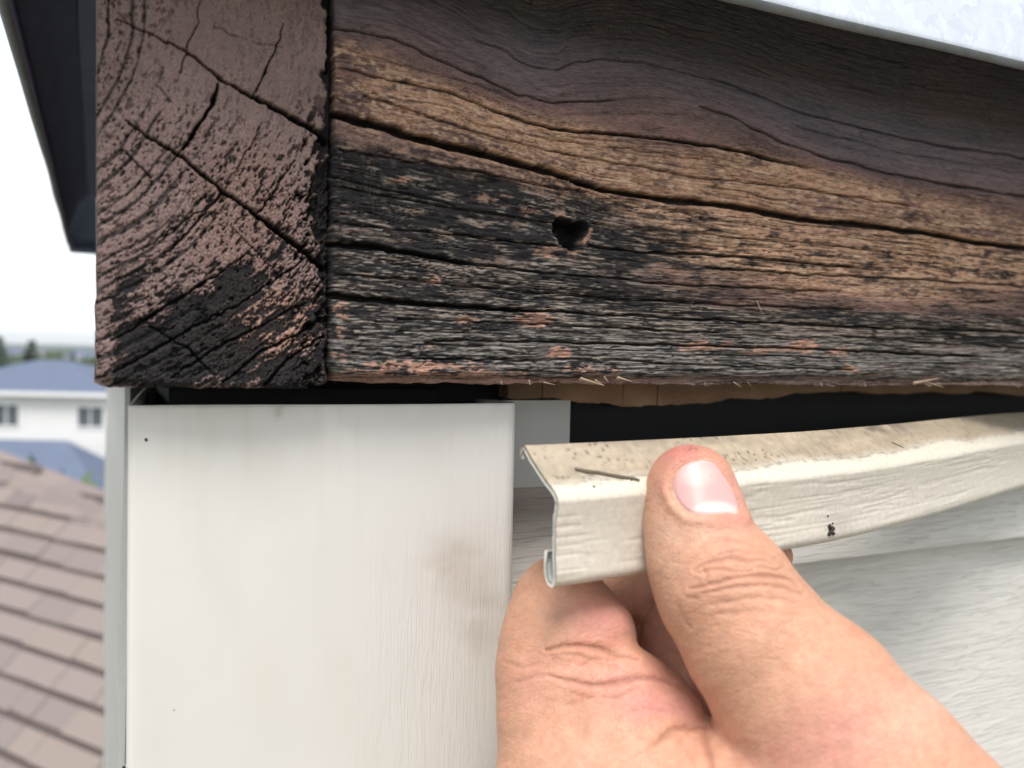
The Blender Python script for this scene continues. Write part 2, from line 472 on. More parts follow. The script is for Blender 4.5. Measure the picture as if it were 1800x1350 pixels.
    for k, (cx, cy, rx, ry, s) in enumerate(rem):
        m = (np.abs(px - cx) < rx * 2) & (np.abs(py - cy) < ry * 2.6)
        if not m.any(): continue
        q = ((px[m] - cx) / rx) ** 2 + ((py[m] - cy) / ry) ** 2
        a = sstep(0.15, -0.25, q - 0.55 - 0.8 * patch[m] - 0.7 * cross[m] - 0.7 * streak[m] - 0.5 * (fibre[m] - 0.4)) * s
        col[m] = lerp(col[m], SALMON[None] * np.clip(0.95 + 0.3 * cross[m], 0.5, 1.4)[:, None], a)
        h[m] -= 0.10 * a
    be = sstep(-14, -2, py - yb + 7 * streak + 4 * patch) * np.interp(px, [580, 800, 1060, 1300, 1800], [0.85, 0.9, 0.8, 0.45, 0.55])
    col = lerp(col, (SALMON * 0.62)[None] * np.clip(1 + 0.4 * streak, 0.4, 1.6)[:, None], np.clip(be, 0, 1))
    col = col * (1 - 0.55 * thin - 0.35 * thin2 * (1 - 0.5 * thin))[:, None]
    # near-black colour down in the cracks
    dk = np.clip(sstep(0.5, 1.6, cracks) + 0.8 * sstep(0.22, 0.5, chk) * (0.5 + 0.5 * low), 0, 1)
    col = lerp(col, np.array([0.010, 0.009, 0.010])[None], dk * 0.9)
    hole = sstep(2.2, 0.4, dist - rad)
    hb_ = 0.75 * sstep(8, 2, px - 1001 + 4 * cross) * sstep(398, 406, py + 3 * cross) * sstep(0.1, 0.3, hole)
    col = lerp(col, lerp(np.array([0.012, 0.011, 0.012])[None] * np.ones_like(col), np.array([0.16, 0.16, 0.19])[None], hb_), hole * 0.95)
    collar = collar * sstep(0.5, 2.5, dist - rad)
    col = lerp(col, np.array([0.36, 0.22, 0.15])[None], sstep(0.3, 0.9, collar) * sstep(0.0, 0.5, patch + 0.3 * np.cos(ang - 0.7)) * 0.8)
    gap = sstep(10, 0, px - 582)
    col = lerp(col, BLACK[None], gap * 0.55)
    return h, np.clip(col, 0.004, 0.8)

def end_grain(px, py, X, Z):
    cx, cy = -17.0, 27.0
    dx, dy = px - cx, py - cy
    r = np.hypot(dx, dy); th = np.arctan2(dy, dx)
    rw = r + 7 * fbm(px / 150, py / 150, 200, 2) + 2.0 * fbm(px / 30, py / 30, 201, 2)
    # growth rings of unequal width
    ph = rw / 23.0 + 0.45 * noise(rw / 60, rw * 0, 202)
    fr = ph - np.floor(ph)
    late = np.exp(-((fr - 0.5) / 0.17) ** 2)                          # narrow groove per ring
    idx = np.floor(ph)
    ringamp = 0.25 + 0.75 * _hash(idx, idx * 0, 203)
    w1, w2, wv = worley(px / 5.4 + 0.35 * noise(px / 5, py / 5, 207), py / 5.4 + 0.35 * noise(px / 5, py / 5, 208), 209)
    s1, s2, sv = worley(px / 3.6, py / 3.6, 206)
    crumb = np.clip(1 - 1.25 * w1, -0.3, 1); gapc = sstep(0.16, 0.02, w2 - w1)
    grain_a = 0.55 * fbm(px / 4.2, py / 4.2, 210, 3, 0.65) + 0.55 * (crumb - 0.35) + 0.35 * (0.5 - s1)   # crumbly paint
    grain_b = fbm(px / 11, py / 11, 214, 3, 0.6)
    big = fbm(px / 70, py / 70, 218, 3)
    along = fbm(th * 30, rw / 5.0, 222, 3, 0.6)                         # broken up along rings
    topz = sstep(290, 110, py - (px - 300) * 0.35) * sstep(235, 380, px + 0.35 * py)                        # smooth painted top right
    rough = (1 - 0.75 * topz) * (0.55 + 0.45 * sstep(230, 380, px + 0.25 * (py - 300) + 60 * big))
    pit = sstep(0.34, 0.62, 0.22 * gapc + 0.14 * (wv - .6) + 0.62 * along + 0.5 * grain_b + 0.18 * sstep(470, 560, px) + 0.05) * rough
    leftz = sstep(430, 250, px)
    ring_s = late * ringamp * (0.35 + 0.65 * np.clip(leftz + 0.45 * sstep(420, 620, py), 0, 1)) * (1 - 0.8 * topz)
    ring_b = sstep(0.28, 0.62, ring_s + 0.20 * grain_b + 0.12 * grain_a)
    h = -0.19 * grain_a * rough + 0.05 * grain_b + 0.30 * ring_b + 0.75 * pit + 0.14 * gapc * rough
    cracks = np.zeros_like(h)
    spec = [([(205, 35), (262, 58), (330, 92), (392, 140), (442, 168), (500, 200), (545, 224), (578, 246)], [1, 1.5, 2, 3.2, 3.5, 4.5, 5.5, 7], 3.2),
            ([(222, 212), (262, 240), (312, 270), (352, 305), (392, 335), (430, 362), (470, 393), (510, 422), (545, 450), (572, 470)], [1.2, 2, 3.4, 3.2, 3.2, 3.6, 4.0, 4.6, 5.5, 6.5], 3.4),
            ([(384, 146), (376, 175), (366, 195), (352, 215), (338, 238), (322, 262)], [2.2, 4.0, 3.2, 3.6, 4.6, 2.2], 2.6),
            ([(498, 42), (490, 72), (482, 90), (468, 125), (446, 168)], [1, 1.2, 1.6, 1.8, 1.6], 1.6), ([(352, 0), (346, 45), (332, 72), (322, 110), (318, 128)], [1, 1, 1.4, 1.4, 1], 1.0),
            ([(392, 337), (370, 365), (345, 392), (318, 422), (290, 446)], [2.4, 1.6, 1.5, 1.3, 1.2], 1.6), ([(455, 372), (478, 345), (500, 305), (520, 280)], [2.6, 1.8, 1.4, 1.0], 1.5),
            ([(398, 322), (428, 278), (448, 240), (462, 214)], [1, 1.3, 1.2, .8], 1.0), ([(222, 268), (240, 286), (268, 312)], [1.6, 1.6, 1.4], 1.2), ([(275, 150), (290, 165), (300, 180)], [1, 1.2, 1], .7),
            ([(375, 45), (420, 66), (470, 80), (498, 84)], [.8, .9, .8, .8], .6), ([(250, 440), (300, 405), (352, 372), (395, 338)], [1.6, 1.8, 1.6, 1.2], 1.2), ([(195, 600), (260, 560), (330, 515), (400, 470), (440, 440)], [2, 3, 3, 2, 1], 1.4),
            ([(200, 655), (280, 610), (350, 570), (430, 530), (500, 480), (545, 450)], [2, 2.5, 2.5, 2, 2, 1.5], 1.3), ([(300, 665), (380, 612), (460, 572), (540, 530)], [2, 2.4, 2.2, 2], 1.3), ([(395, 672), (460, 620), (520, 590), (570, 560)], [3, 3, 2.5, 2], 1.6),
            ([(470, 676), (500, 640), (540, 610), (572, 590)], [4, 3, 2.5, 2], 1.8), ([(245, 560), (290, 590), (330, 612), (370, 650)], [1.5, 2, 2, 1.5], 1.3), ([(405, 395), (430, 420), (470, 460), (500, 492)], [.8, 1.2, 1.0, .8], .9),
            ([(583, 0), (581, 80), (577, 120)], [2, 3, 4], 1.5)]
    for k, (pts, w, d) in enumerate(spec):
        x0 = min(q[0] for q in pts) - 14; x1 = max(q[0] for q in pts) + 14; y0 = min(q[1] for q in pts) - 14; y1 = max(q[1] for q in pts) + 14
        m = (px > x0) & (px < x1) & (py > y0) & (py < y1)
        wx = px[m] + 2.4 * noise(px[m] / 13, py[m] / 13, 240 + k) + 1.2 * noise(px[m] / 5, py[m] / 5, 280 + k)
        wy = py[m] + 2.4 * noise(px[m] / 13, py[m] / 13, 260 + k) + 1.2 * noise(px[m] / 5, py[m] / 5, 300 + k)
        dist, ww = poly_dist(wx, wy, pts, w)
        c = np.zeros_like(h); c[m] = d * np.exp(-(dist / (ww * 0.85)) ** 3)
        cracks = np.maximum(cracks, c)
    # worn right arris and bottom arris
    jx = 578 - 10 * sstep(0.2, 0.9, fbm(py / 26, py * 0, 230, 3)) - 15 * sstep(170, 240, py) * (1 - 0.75 * sstep(440, 520, py)) * (0.75 + 0.9 * noise(py / 30, py * 0, 231) + 0.5 * noise(py / 11, py * 0, 232)) - 5
    er = sstep(-2, 8, px - jx + 4 * grain_b)
    er = np.maximum(er, sstep(0.35, 0.7, 0.5 * grain_b + 0.5 * along + 0.55 * sstep(520, 570, px)) * sstep(505, 540, px) * sstep(150, 230, py) * 0.9)
    h = h + 2.6 * er
    yb = 684 - 0.00025 * (px - 430) ** 2 + 3 * noise(px / 14, px * 0, 233)
    eb = sstep(-10, 2, py - yb + 3 * grain_b)
    h = h + 2.0 * eb
    el = sstep(8, -2, px - 172 + 3 * grain_b)
    h = h + 1.6 * el
    qx, qy = (px - 318) * 0.87 - (py - 605) * 0.5, (px - 318) * 0.5 + (py - 605) * 0.87      # the stain lies along the rings
    along2 = fbm(th * 11, rw / 14.0, 226, 3, 0.6)
    bz = sstep(0.62, -0.42, np.hypot(qx / 185, qy / 98) - 0.86 + 0.42 * big + 0.50 * along2 + 0.30 * along + 0.20 * grain_b)
    bz2 = sstep(0.3, -0.2, np.hypot((px - 505) / 60, (py - 655) / 42) - 0.8 + 0.45 * along + 0.3 * grain_b)
    bz = np.clip(np.maximum(bz, bz2 * 0.95), 0, 1) * (1 - sstep(0, 1, sstep(212, 188, px)) * 0.8)
    cn = 0.46 * grain_b + 0.56 * along + 0.30 * grain_a + 0.16 * (wv - 0.5)
    T = -0.62 - 0.6 * topz + 0.22 * sstep(330, 480, px) * sstep(180, 320, py) + 0.16 * sstep(430, 560, py) + 0.14 * sstep(500, 575, px) * sstep(60, 160, py) + 0.30 * ring_s * (1 - topz) - 0.10 * big
    T = T + 1.25 * sstep(0.15, 0.85, bz)
    bare = sstep(0.06, -0.06, cn - T)
    h = h + 0.42 * bare + 0.12 * bz + cracks
    # colour
    base = np.array([0.225, 0.152, 0.138])
    col = base[None] * np.clip(1 + 0.42 * grain_a * rough + 0.10 * big + 0.10 * grain_b + 0.22 * (wv - 0.5) * rough, 0.4, 1.7)[:, None]
    fresh = sstep(0.25, -0.35, np.hypot((px - 470) / 110, (py - 560) / 90) - 0.8 + 0.35 * big + 0.3 * grain_b)
    col = lerp(col, np.array([0.40, 0.235, 0.175])[None] * np.clip(1 + 0.5 * grain_a, .5, 1.6)[:, None], fresh * 0.7)
    mid = sstep(0.3, -0.3, np.hypot((px - 430) / 120, (py - 380) / 150) - 0.8 + 0.2 * grain_b)
    col = lerp(col, np.array([0.25, 0.152, 0.125])[None] * np.clip(1 + 0.3 * grain_a, .5, 1.6)[:, None], mid * 0.55)
    col = lerp(col, np.array([0.05, 0.042, 0.041])[None], np.clip(ring_b * 0.88, 0, 1))
    col = lerp(col, np.array([0.03, 0.026, 0.026])[None], gapc * rough * 0.55 * sstep(-.2, .5, big + .35))
    col = lerp(col, np.array([0.014, 0.014, 0.016])[None], np.clip(pit, 0, 1) * 0.95)
    char = BLACK[None] * np.clip(1.2 + 0.9 * grain_a + 0.5 * along, 0.4, 3)[:, None]
    specks = sstep(0.42, 0.7, 0.8 * along + 0.5 * grain_b + 0.15 * grain_a) * 0.7
    char = lerp(char, np.array([0.20, 0.125, 0.105])[None], specks)
    char = BLACK[None] * np.clip(0.85 + 0.9 * grain_a + 0.4 * along, 0.35, 2.4)[:, None]
    col = lerp(col, col * 0.72, bz)
    col = lerp(col, char, bare * 0.96)
    col = lerp(col, np.array([0.012, 0.012, 0.014])[None], np.clip(er + 0.7 * eb * sstep(400, 560, px), 0, 1) * 0.93)
    col = lerp(col, np.array([0.006, 0.006, 0.007])[None], sstep(0.35, 1.1, cracks) * 0.95)
    return h, np.clip(col, 0.004, 0.7)

def board_mesh(name, xs, zs, fn, back, material, edge_fn):
    Xg, Zg = np.meshgrid(xs, zs)
    Xg, Zg = edge_fn(Xg, Zg)
    pts = np.stack([Xg.ravel(), np.zeros(Xg.size), Zg.ravel()], 1)
    px, py, _ = project(pts)
    h, col = fn(px, py, pts[:, 0], pts[:, 2])
    pts[:, 1] = h * 0.001
    nr, nc = Xg.shape
    quads = grid_quads(nr, nc)
    idx = np.arange(nr * nc).reshape(nr, nc)
    loop = np.concatenate([idx[0, :-1], idx[:-1, -1], idx[-1, :0:-1], idx[:0:-1, 0]])
    n0 = len(pts); L = len(loop)
    # skirt: two rings going back, then a closed rear face
    r1 = pts[loop].copy(); r1[:, 1] = np.maximum(r1[:, 1] + 0.002, 0.005)
    r2 = pts[loop].copy(); r2[:, 1] = back
    verts = np.concatenate([pts, r1, r2, [[pts[:, 0].mean(), back, pts[:, 2].mean()]]])
    a = np.arange(L); b = (a + 1) % L
    s1 = np.stack([loop[a], n0 + a, n0 + b, loop[b]], 1)
    s2 = np.stack([n0 + a, n0 + L + a, n0 + L + b, n0 + b], 1)
    c = n0 + 2 * L
    # pair up the fan into quads
    pa = a[::2]; pb = (pa + 1) % L; pc = (pa + 2) % L if L % 2 == 0 else np.minimum(pa + 2, L) % L
    s3 = np.stack([np.full(len(pa), c), n0 + L + pc, n0 + L + pb, n0 + L + pa], 1)
    me = bpy.data.meshes.new(name)
    fast_mesh(me, verts, np.concatenate([quads, s1, s2, s3]))
    me.shade_smooth()
    o = bpy.data.objects.new(name, me); COL.objects.link(o)
    me.materials.append(material)
    cc = np.concatenate([col, col[loop] * 0.8, np.tile(DKBROWN[None], (L + 1, 1))])
    set_color(o, cc)
    return o

ZB, ZT = -0.0054, 0.0900
def px_to_x(px): return np.array([on_plane(p, 620 + (p - 580) * 0.021, 1, 0.0)[0] for p in px])
xs = px_to_x(np.arange(582, 1834, 1.65))
xs = np.concatenate([xs, np.linspace(xs[-1], 0.60, 90)[1:]])
zs = np.concatenate([np.arange(ZB, ZT, 0.000178), np.linspace(ZT, 0.1035, 6)])
def edge_long(X, Z):
    m = np.exp(-((Z - ZB) / 0.0010) ** 2)
    fr = 0.00030 * fbm(X / 0.006, X * 0, 401, 4, 0.6) + 0.0002 * np.minimum(0, noise(X / 0.0016, X * 0, 405))
    ml = np.exp(-((X - X[:, :1]) / 0.0006) ** 2)
    return X + ml * 0.00035 * fbm(Z / 0.002, Z * 0, 407, 3), Z + m * fr
board_long = board_mesh('fascia_board', xs, zs, side_grain, 0.038, WOOD_LONG, edge_long)
tag(board_long, 'long weathered timber board with blackened side grain, open cracks and a ragged hole', 'board')

xe = px_to_x(np.arange(169, 583.1, 1.5))
xe = xe - xe[0]
xe = xe * (0.0379 / xe[-1])
ze = np.concatenate([np.arange(-0.0066, ZT, 0.000165), np.linspace(ZT, 0.1035, 6)])
def edge_end(X, Z):
    u = X / 0.0379
    m = np.exp(-((Z + 0.0066) / 0.0012) ** 2)
    lift = 0.0011 * np.clip(1 - u / 0.10, 0, 1) ** 2 + 0.0008 * np.clip((u - 0.93) / 0.07, 0, 1) ** 2 + 0.0003 * u + 0.00028 * fbm(X / 0.0022, X * 0, 411, 3)
    ml = np.exp(-(X / 0.0012) ** 2)
    return X + ml * 0.00030 * fbm(Z / 0.0022, Z * 0, 413, 3), Z + m * lift
board_end = board_mesh('fascia_board', xe, ze, end_grain, 0.512, WOOD_END, edge_end)
tag(board_end, 'thick brown painted board showing cracked end grain rings at the corner', 'board')

# splinters torn from the lower arris of the long board
SPL = plain('raw_splinter_wood', (0.30, 0.21, 0.145), 0.8, 0.2, 300)
SPLD = plain('grey_splinter_wood', (0.26, 0.22, 0.18), 0.85, 0.2, 300)
def splinter(pa, pb, w, yoff=-0.0004, m=SPL, bend=0.0):
    A = on_plane(pa[0], pa[1], 1, yoff); B = on_plane(pb[0], pb[1], 1, yoff - 0.0012)
    v = []; f = []
    n = 4
    d = (B - A); side = np.cross(d, [0, 1, 0]); side /= np.linalg.norm(side)
    for i in range(n + 1):
        t = i / n
        c = A + d * t + side * bend * 4 * t * (1 - t)
        ww = w * (1 - 0.85 * t)
        v += [c + side * ww, c + np.array([0, ww * 0.9, 0]), c - side * ww, c - np.array([0, ww * 0.9, 0])]
    for i in range(n):
        for k in range(4):
            f.append((4 * i + k, 4 * i + (k + 1) % 4, 4 * i + 4 + (k + 1) % 4, 4 * i + 4 + k))
    f += [(3, 2, 1, 0), (4 * n, 4 * n + 1, 4 * n + 2, 4 * n + 3)]
    o = mesh_obj('splinter', v, f, m, board_long)
    return o
rs = random.Random(3)
for (a, b, w, mm) in [((1605, 674), (1650, 665), .0005, SPL), ((1625, 671), (1660, 681), .0003, SPL), ((1020, 666), (1062, 678), .00045, SPL), ((1085, 664), (1112, 671), .0004, SPL),
                      ((930, 668), (932, 677), .00016, SPL), ((1062, 662), (1070, 672), .00016, SPL), ((1485, 640), (1506, 647), .0003, SPL), ((1046, 668), (1062, 678), .00025, SPL), ((1330, 528), (1341, 552), .0002, SPL)]:
    splinter(a, b, w, m=mm)
for k in range(9):
    x = rs.uniform(600, 1780); y = 671 + (x - 600) * 0.006
    splinter((x, y - rs.uniform(1, 4)), (x + rs.uniform(-12, 26), y + rs.uniform(1, 6)), rs.uniform(.00008, .0002), m=rs.choice([SPLD, SPLD, SPLD, SPL]))
for k in range(24):
    x = rs.uniform(600, 1780); y = rs.uniform(480, 650)
    splinter((x, y), (x + rs.uniform(8, 26), y + rs.uniform(-4, 9)), rs.uniform(.00006, .00014), m=rs.choice([SPL, SPLD]))
# ------------------------------------------------------------------ sheet profiles swept along a path

def sheet_xy(name, line, thick, z0, z1, nz, material, parent=None, smooth=True):
    """a thin sheet whose plan is a polyline (outer face on the line's right hand side), standing from z0 to z1"""
    line = np.array(line, float)
    t = np.gradient(line, axis=0); t /= np.linalg.norm(t, axis=1)[:, None]
    nrm = np.stack([-t[:, 1], t[:, 0]], 1)
    inner = line + nrm * thick
    ring = np.concatenate([line, inner[::-1]])
    k = len(ring); zz = np.linspace(z1, z0, nz)
    v = np.concatenate([np.column_stack([ring, np.full(k, z)]) for z in zz])
    f = []
    for i in range(nz - 1):
        for j in range(k):
            f.append((i * k + j, (i + 1) * k + j, (i + 1) * k + (j + 1) % k, i * k + (j + 1) % k))
    n = len(line)
    for i, fl in ((0, False), (nz - 1, True)):
        for j in range(n - 1):
            q = (i * k + j, i * k + j + 1, i * k + k - 2 - j, i * k + k - 1 - j)
            f.append(q if not fl else q[::-1])
    return mesh_obj(name, v, f, material, parent, smooth=False)

def arc(cx, cy, r, a0, a1, n):
    return [(cx + r * math.cos(math.radians(a0 + (a1 - a0) * i / n)), cy + r * math.sin(math.radians(a0 + (a1 - a0) * i / n))) for i in range(n + 1)]

# ------------------------------------------------------------------ galvanised cap with a lip hanging over the boards
def galv():
    t = NT('galvanised_steel').set(Metallic=0.55)
    c = t.coord()
    v = t.n('ShaderNodeTexVoronoi'); v.inputs['Scale'].default_value = 300; v.inputs['Randomness'].default_value = 1
    n = t.noise(c, 60, 4, 0.6, 1.2)
    mv = t.n('ShaderNodeMix', data_type='VECTOR'); mv.inputs[0].default_value = 0.012
    t.l(c, mv.inputs[4]); nn = t.n('ShaderNodeTexNoise'); nn.inputs['Scale'].default_value = 220; t.l(c, nn.inputs['Vector'])
    t.l(nn.outputs['Color'], mv.inputs[5]); t.l(mv.outputs[1], v.inputs['Vector'])
    sp = t.ramp(v.outputs['Color'], [(0.1, 0.74), (0.9, 1.0)])
    t.base(t.mix(n, t.mix(1.0, sp, (0.80, 0.84, 0.92), 'MULTIPLY'), (0.66, 0.69, 0.74)))
    t.rough(t.ramp(n, [(0.2, 0.42), (0.8, 0.62)]))
    t.bump(n, 0.25, 0.0006)
    return t.m
GALV = galv()
GALV_RIM = plain('shade_tinted_zinc_hem', (0.20, 0.21, 0.225), 0.6, 0.45, 260)  # shading of the rolled hem put into a darker zinc colour
GALV_IN = plain('sky_tinted_steel_underside', (0.40, 0.46, 0.70), 0.9, 0.2, 60)  # uncoated steel; bluish sky reflection put into its colour
LIP, LZ = 0.0167, 0.0680
CX1, CY1 = 0.60, 0.520
cap = empty('metal_cap', (CX1 / 2, CY1 / 2, 0.112))
tag(cap, 'bright galvanised metal flashing overhanging the tops of both weathered boards', 'flashing')
SPLAY = 0.0526                                            # the front lip stands a little further off the wall towards the right
# lip profile: (outward from the board faces, height above the hem)
lip_prof = [(LIP - 0.0012, 0.0062), (LIP - 0.0014, 0.0020), (LIP - 0.0011, 0.0007), (LIP - 0.0002, 0.0000), (LIP + 0.0007, 0.0003), (LIP + 0.0013, 0.0012), (LIP + 0.0013, 0.0024), (LIP + 0.0008, 0.0052), (LIP + 0.0004, 0.0120), (LIP - 0.0002, 0.0160), (LIP - 0.0026, 0.0240), (LIP - 0.0052, 0.0312), (LIP - 0.0095, 0.0360), (LIP - 0.0105, 0.0392)]
inner_prof = [(o - 0.0008, z + 0.0004) for o, z in lip_prof[7:]][::-1]
inner_prof[0] = (LIP - 0.0114, 0.0388)
prof = lip_prof + inner_prof
def lip_side(a, b, out, parent, na, nb):
    """a->b along the board faces (plan), out = outward unit; mitred at both ends by na, nb (sign of growth)"""
    a = np.array(a); b = np.array(b); d = (b - a) / np.linalg.norm(b - a); out = np.array(out)
    n = 60; v = []; f = []; k = len(prof)
    ts = np.linspace(0, 1, n) ** 1.0
    for i, t in enumerate(ts):
        for o, z in prof:
            A = a - d * o * na; B = b + d * o * nb
            p = A + (B - A) * t + out * o
            if p[1] < 0.03: p[1] -= (0.0016 + SPLAY * max(p[0], 0)) * min(1.0, (0.03 - p[1]) / 0.03)
            w = 0.0005 * noise(np.array([t * 9.0]), np.array([o * 100]), 500)[0] * (1 if z < 0.02 else 0.3)
            dz = 0.00025 * noise(np.array([t * 21.0]), np.array([3.0]), 503)[0]
            v.append((p[0] + out[0] * w, p[1] + out[1] * w, LZ + z + dz))
    for i in range(n - 1):
        for j in range(k):
            f.append((i * k + j, i * k + (j + 1) % k, (i + 1) * k + (j + 1) % k, (i + 1) * k + j))
    o = mesh_obj('lip', v, f, GALV, parent, smooth=True)
    o.data.materials.append(GALV_IN); o.data.materials.append(GALV_RIM)
    for i, p in enumerate(o.data.polygons):
        if i % k in (0, 1) or i % k >= len(lip_prof) - 1: p.material_index = 1
        elif i % k in (2, 3, 4): p.material_index = 2
    return o
lip_side((0, 0), (CX1, 0), (0, -1), cap, 1, 1)
lip_side((0, CY1), (0, 0), (-1, 0), cap, 1, 1)
lip_side((CX1, CY1), (0, CY1), (0, 1), cap, 1, 1)
lip_side((CX1, 0), (CX1, CY1), (1, 0), cap, 1, 1)
m = MB()
e = LIP - 0.0098
v, f = box(-e, CX1 + e, -e, CY1 + e, 0.1060, 0.1088)
v = [(x, y - (0.0016 + SPLAY * max(x, 0) if y < 0 else 0), z) for x, y, z in v]
v[4:] = [(x + (CX1 / 2 - x) * 0.02, y + (CY1 / 2 - y) * 0.02, z) for x, y, z in v[4:]]
m.add(v, f); top_ = m.build('top_sheet', GALV, cap); top_.data.materials.append(GALV_IN); top_.data.polygons[0].material_index = 1

def uvsphere(c, r, nu=12, nv=8, squash=(1, 1, 1)):
    v = [(c[0], c[1], c[2] + r * squash[2])]; f = []
    for i in range(1, nv):
        th = math.pi * i / nv
        for j in range(nu):
            ph = 2 * math.pi * j / nu
            v.append((c[0] + r * squash[0] * math.sin(th) * math.cos(ph), c[1] + r * squash[1] * math.sin(th) * math.sin(ph), c[2] + r * squash[2] * math.cos(th)))
    v.append((c[0], c[1], c[2] - r * squash[2]))
    for j in range(nu): f.append((0, 1 + j, 1 + (j + 1) % nu))
    for i in range(nv - 2):
        for j in range(nu):
            a = 1 + i * nu + j; b = 1 + i * nu + (j + 1) % nu
            f.append((a, a + nu, b + nu, b))
    last = len(v) - 1
    for j in range(nu): f.append((last, 1 + (nv - 2) * nu + (j + 1) % nu, 1 + (nv - 2) * nu + j))
    return v, f
# ------------------------------------------------------------------ vinyl corner post
def vinyl(name, grain_scale, base, bump_s=0.35, use_attr=True):
    t = NT(name).set(Roughness=0.42)
    t.b.inputs['Specular IOR Level'].default_value = 0.38
    c = t.coord('Object', grain_scale)
    n = t.noise(c, 1.0, 3, 0.55, 0.3)
    line = t.ramp(n, [(0.40, 0.0), (0.46, 1.0), (0.54, 1.0), (0.62, 0.55)])
    mott = t.noise(t.coord(), 45, 5, 0.6)
    shade = t.mix(mott, [q * 0.955 for q in base], [min(1, q * 1.03) for q in base])
    if use_attr:
        shade = t.mix(1.0, shade, t.attr('Col'), 'MULTIPLY')
        gm = t.attr('Grain', 'Fac')
        line = t.math('MULTIPLY', line, gm)
    t.base(shade)
    t.bump(line, bump_s, 0.00028)
    t.rough(t.ramp(mott, [(0.3, 0.36), (0.7, 0.50)]))
    return t.m
VINYL_POST = vinyl('white_vinyl_vertical_grain', (1500, 1500, 60), (0.668, 0.640, 0.598))
VINYL_SIDE = vinyl('grey_white_vinyl_siding', (42, 900, 900), (0.635, 0.607, 0.562), 0.75)
VINYL_FLAT = plain('shaded_vinyl_flange', (0.50, 0.51, 0.50), 0.5, 0.08, 60)

PT = -0.0099
corner_post = empty('corner_post', (0.043, 0.046, -0.9))
tag(corner_post, 'white vinyl corner post standing under the end grain board, open at its top', 'corner post')
# front: a fine sheet from the left arris round the right arris into the channel
lp = [(0.0112, 0.084), (0.0100, 0.070), (0.0075, 0.040), (0.0056, 0.016), (0.0051, 0.0102)] + arc(0.0064, 0.0094, 0.0014, 185, 270, 5) + [(0.0075, 0.008)]
lp += [(x, 0.008 + 0.0004 * math.sin((x - 0.0075) / 0.07 * math.pi)) for x in np.linspace(0.0085, 0.0772, 60)]
lp += arc(0.0779, 0.0113, 0.0033, 272, 358, 10) + [(0.0813, 0.014), (0.0814, 0.022), (0.0815, 0.0300)]
def post_sheet():
    line = np.array(lp)
    zz = np.concatenate([np.linspace(PT, -0.14, 150), np.linspace(-0.14, -0.9, 30)[1:]])
    t = np.gradient(line, axis=0); t /= np.linalg.norm(t, axis=1)[:, None]
    nrm = np.stack([-t[:, 1], t[:, 0]], 1)
    inner = line + nrm * 0.0011
    n = len(line); nz = len(zz)
    v = []
    for i, z in enumerate(zz):
        for (x, y) in line: v.append((x, y, z + (0.00008 * math.sin(x * 90) if i == 0 else 0)))
    for i, z in enumerate(zz):
        for (x, y) in inner: v.append((x, y, z - (0.0001 if i == 0 else 0)))
    v = np.array(v)
    f = [tuple(int(q) for q in r) for r in grid_quads(nz, n)[:, ::-1]]
    m0 = n * nz
    f += [tuple(int(q) + m0 for q in r) for r in grid_quads(nz, n)]
    for j in range(n - 1):
        f.append((j, j + 1, m0 + j + 1, m0 + j))
        a = (nz - 1) * n + j
        f.append((a + 1, a, m0 + a, m0 + a + 1))
    for i in range(nz - 1):
        for e_, r in ((0, False), (n - 1, True)):
            q = (i * n + e_, (i + 1) * n + e_, m0 + (i + 1) * n + e_, m0 + i * n + e_)
            f.append(q[::-1] if not r else q)
    o = mesh_obj('front_panel', v, f, VINYL_POST, corner_post, smooth=True)
    px, py, _ = project(v)
    c = np.ones((len(v), 3))
    def stain(cx, cy, rx, ry, amt, tint, seed, br=0.6):
        w = np.exp(-(((px - cx) / rx) ** 2 + ((py - cy) / ry) ** 2))
        w = np.clip(w * (1 + br * fbm(px / 30, py / 22, seed, 3)) * amt, 0, 0.6)
        return 1 - w[:, None] * (1 - np.array(tint))[None]
    front = np.concatenate([np.ones(m0), np.zeros(len(v) - m0)])
    c *= stain(806, 1000, 60, 55, 0.34, (0.62, 0.5, 0.42), 520) * stain(790, 965, 26, 22, 0.16, (0.5, 0.42, 0.36), 521) * stain(670, 1005, 22, 20, 0.10, (0.6, 0.58, 0.6), 522) * stain(852, 1085, 46, 70, 0.42, (0.62, 0.53, 0.48), 523) * stain(490, 722, 8, 12, 0.5, (0.5, 0.48, 0.45), 524)
    c *= 1 - 0.05 * np.clip(fbm(px / 120, py / 200, 525, 3), 0, 1)[:, None] * np.array([0.6, 0.9, 1.3])
    run = sstep(0.15, 0.7, fbm(px / 13, py / 260, 526, 3)) * np.interp(py, [705, 760, 900, 1150], [1, .8, .4, 0])
    c *= 1 - (0.045 * run)[:, None] * np.array([0.8, 0.95, 1.2])
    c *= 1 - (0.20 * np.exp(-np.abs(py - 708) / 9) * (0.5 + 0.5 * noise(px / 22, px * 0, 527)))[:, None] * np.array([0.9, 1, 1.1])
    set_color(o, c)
    g = 0.03 + 0.95 * sstep(560, 820, px) * sstep(850, 1150, py) + 0.45 * sstep(820, 880, px)
    set_float(o, np.clip(g, 0, 1) * front + 0.2 * (1 - front), 'Grain')
    return o
post_sheet()
sheet_xy('nail_flange', [(0.0819, 0.0306), (0.095, 0.0306), (0.1067, 0.0306)], 0.0009, -0.9, -0.0106, 3, VINYL_FLAT, corner_post)
DARKDOT = plain('dark_grit', (0.035, 0.028, 0.022), 0.9, 0.4, 900)
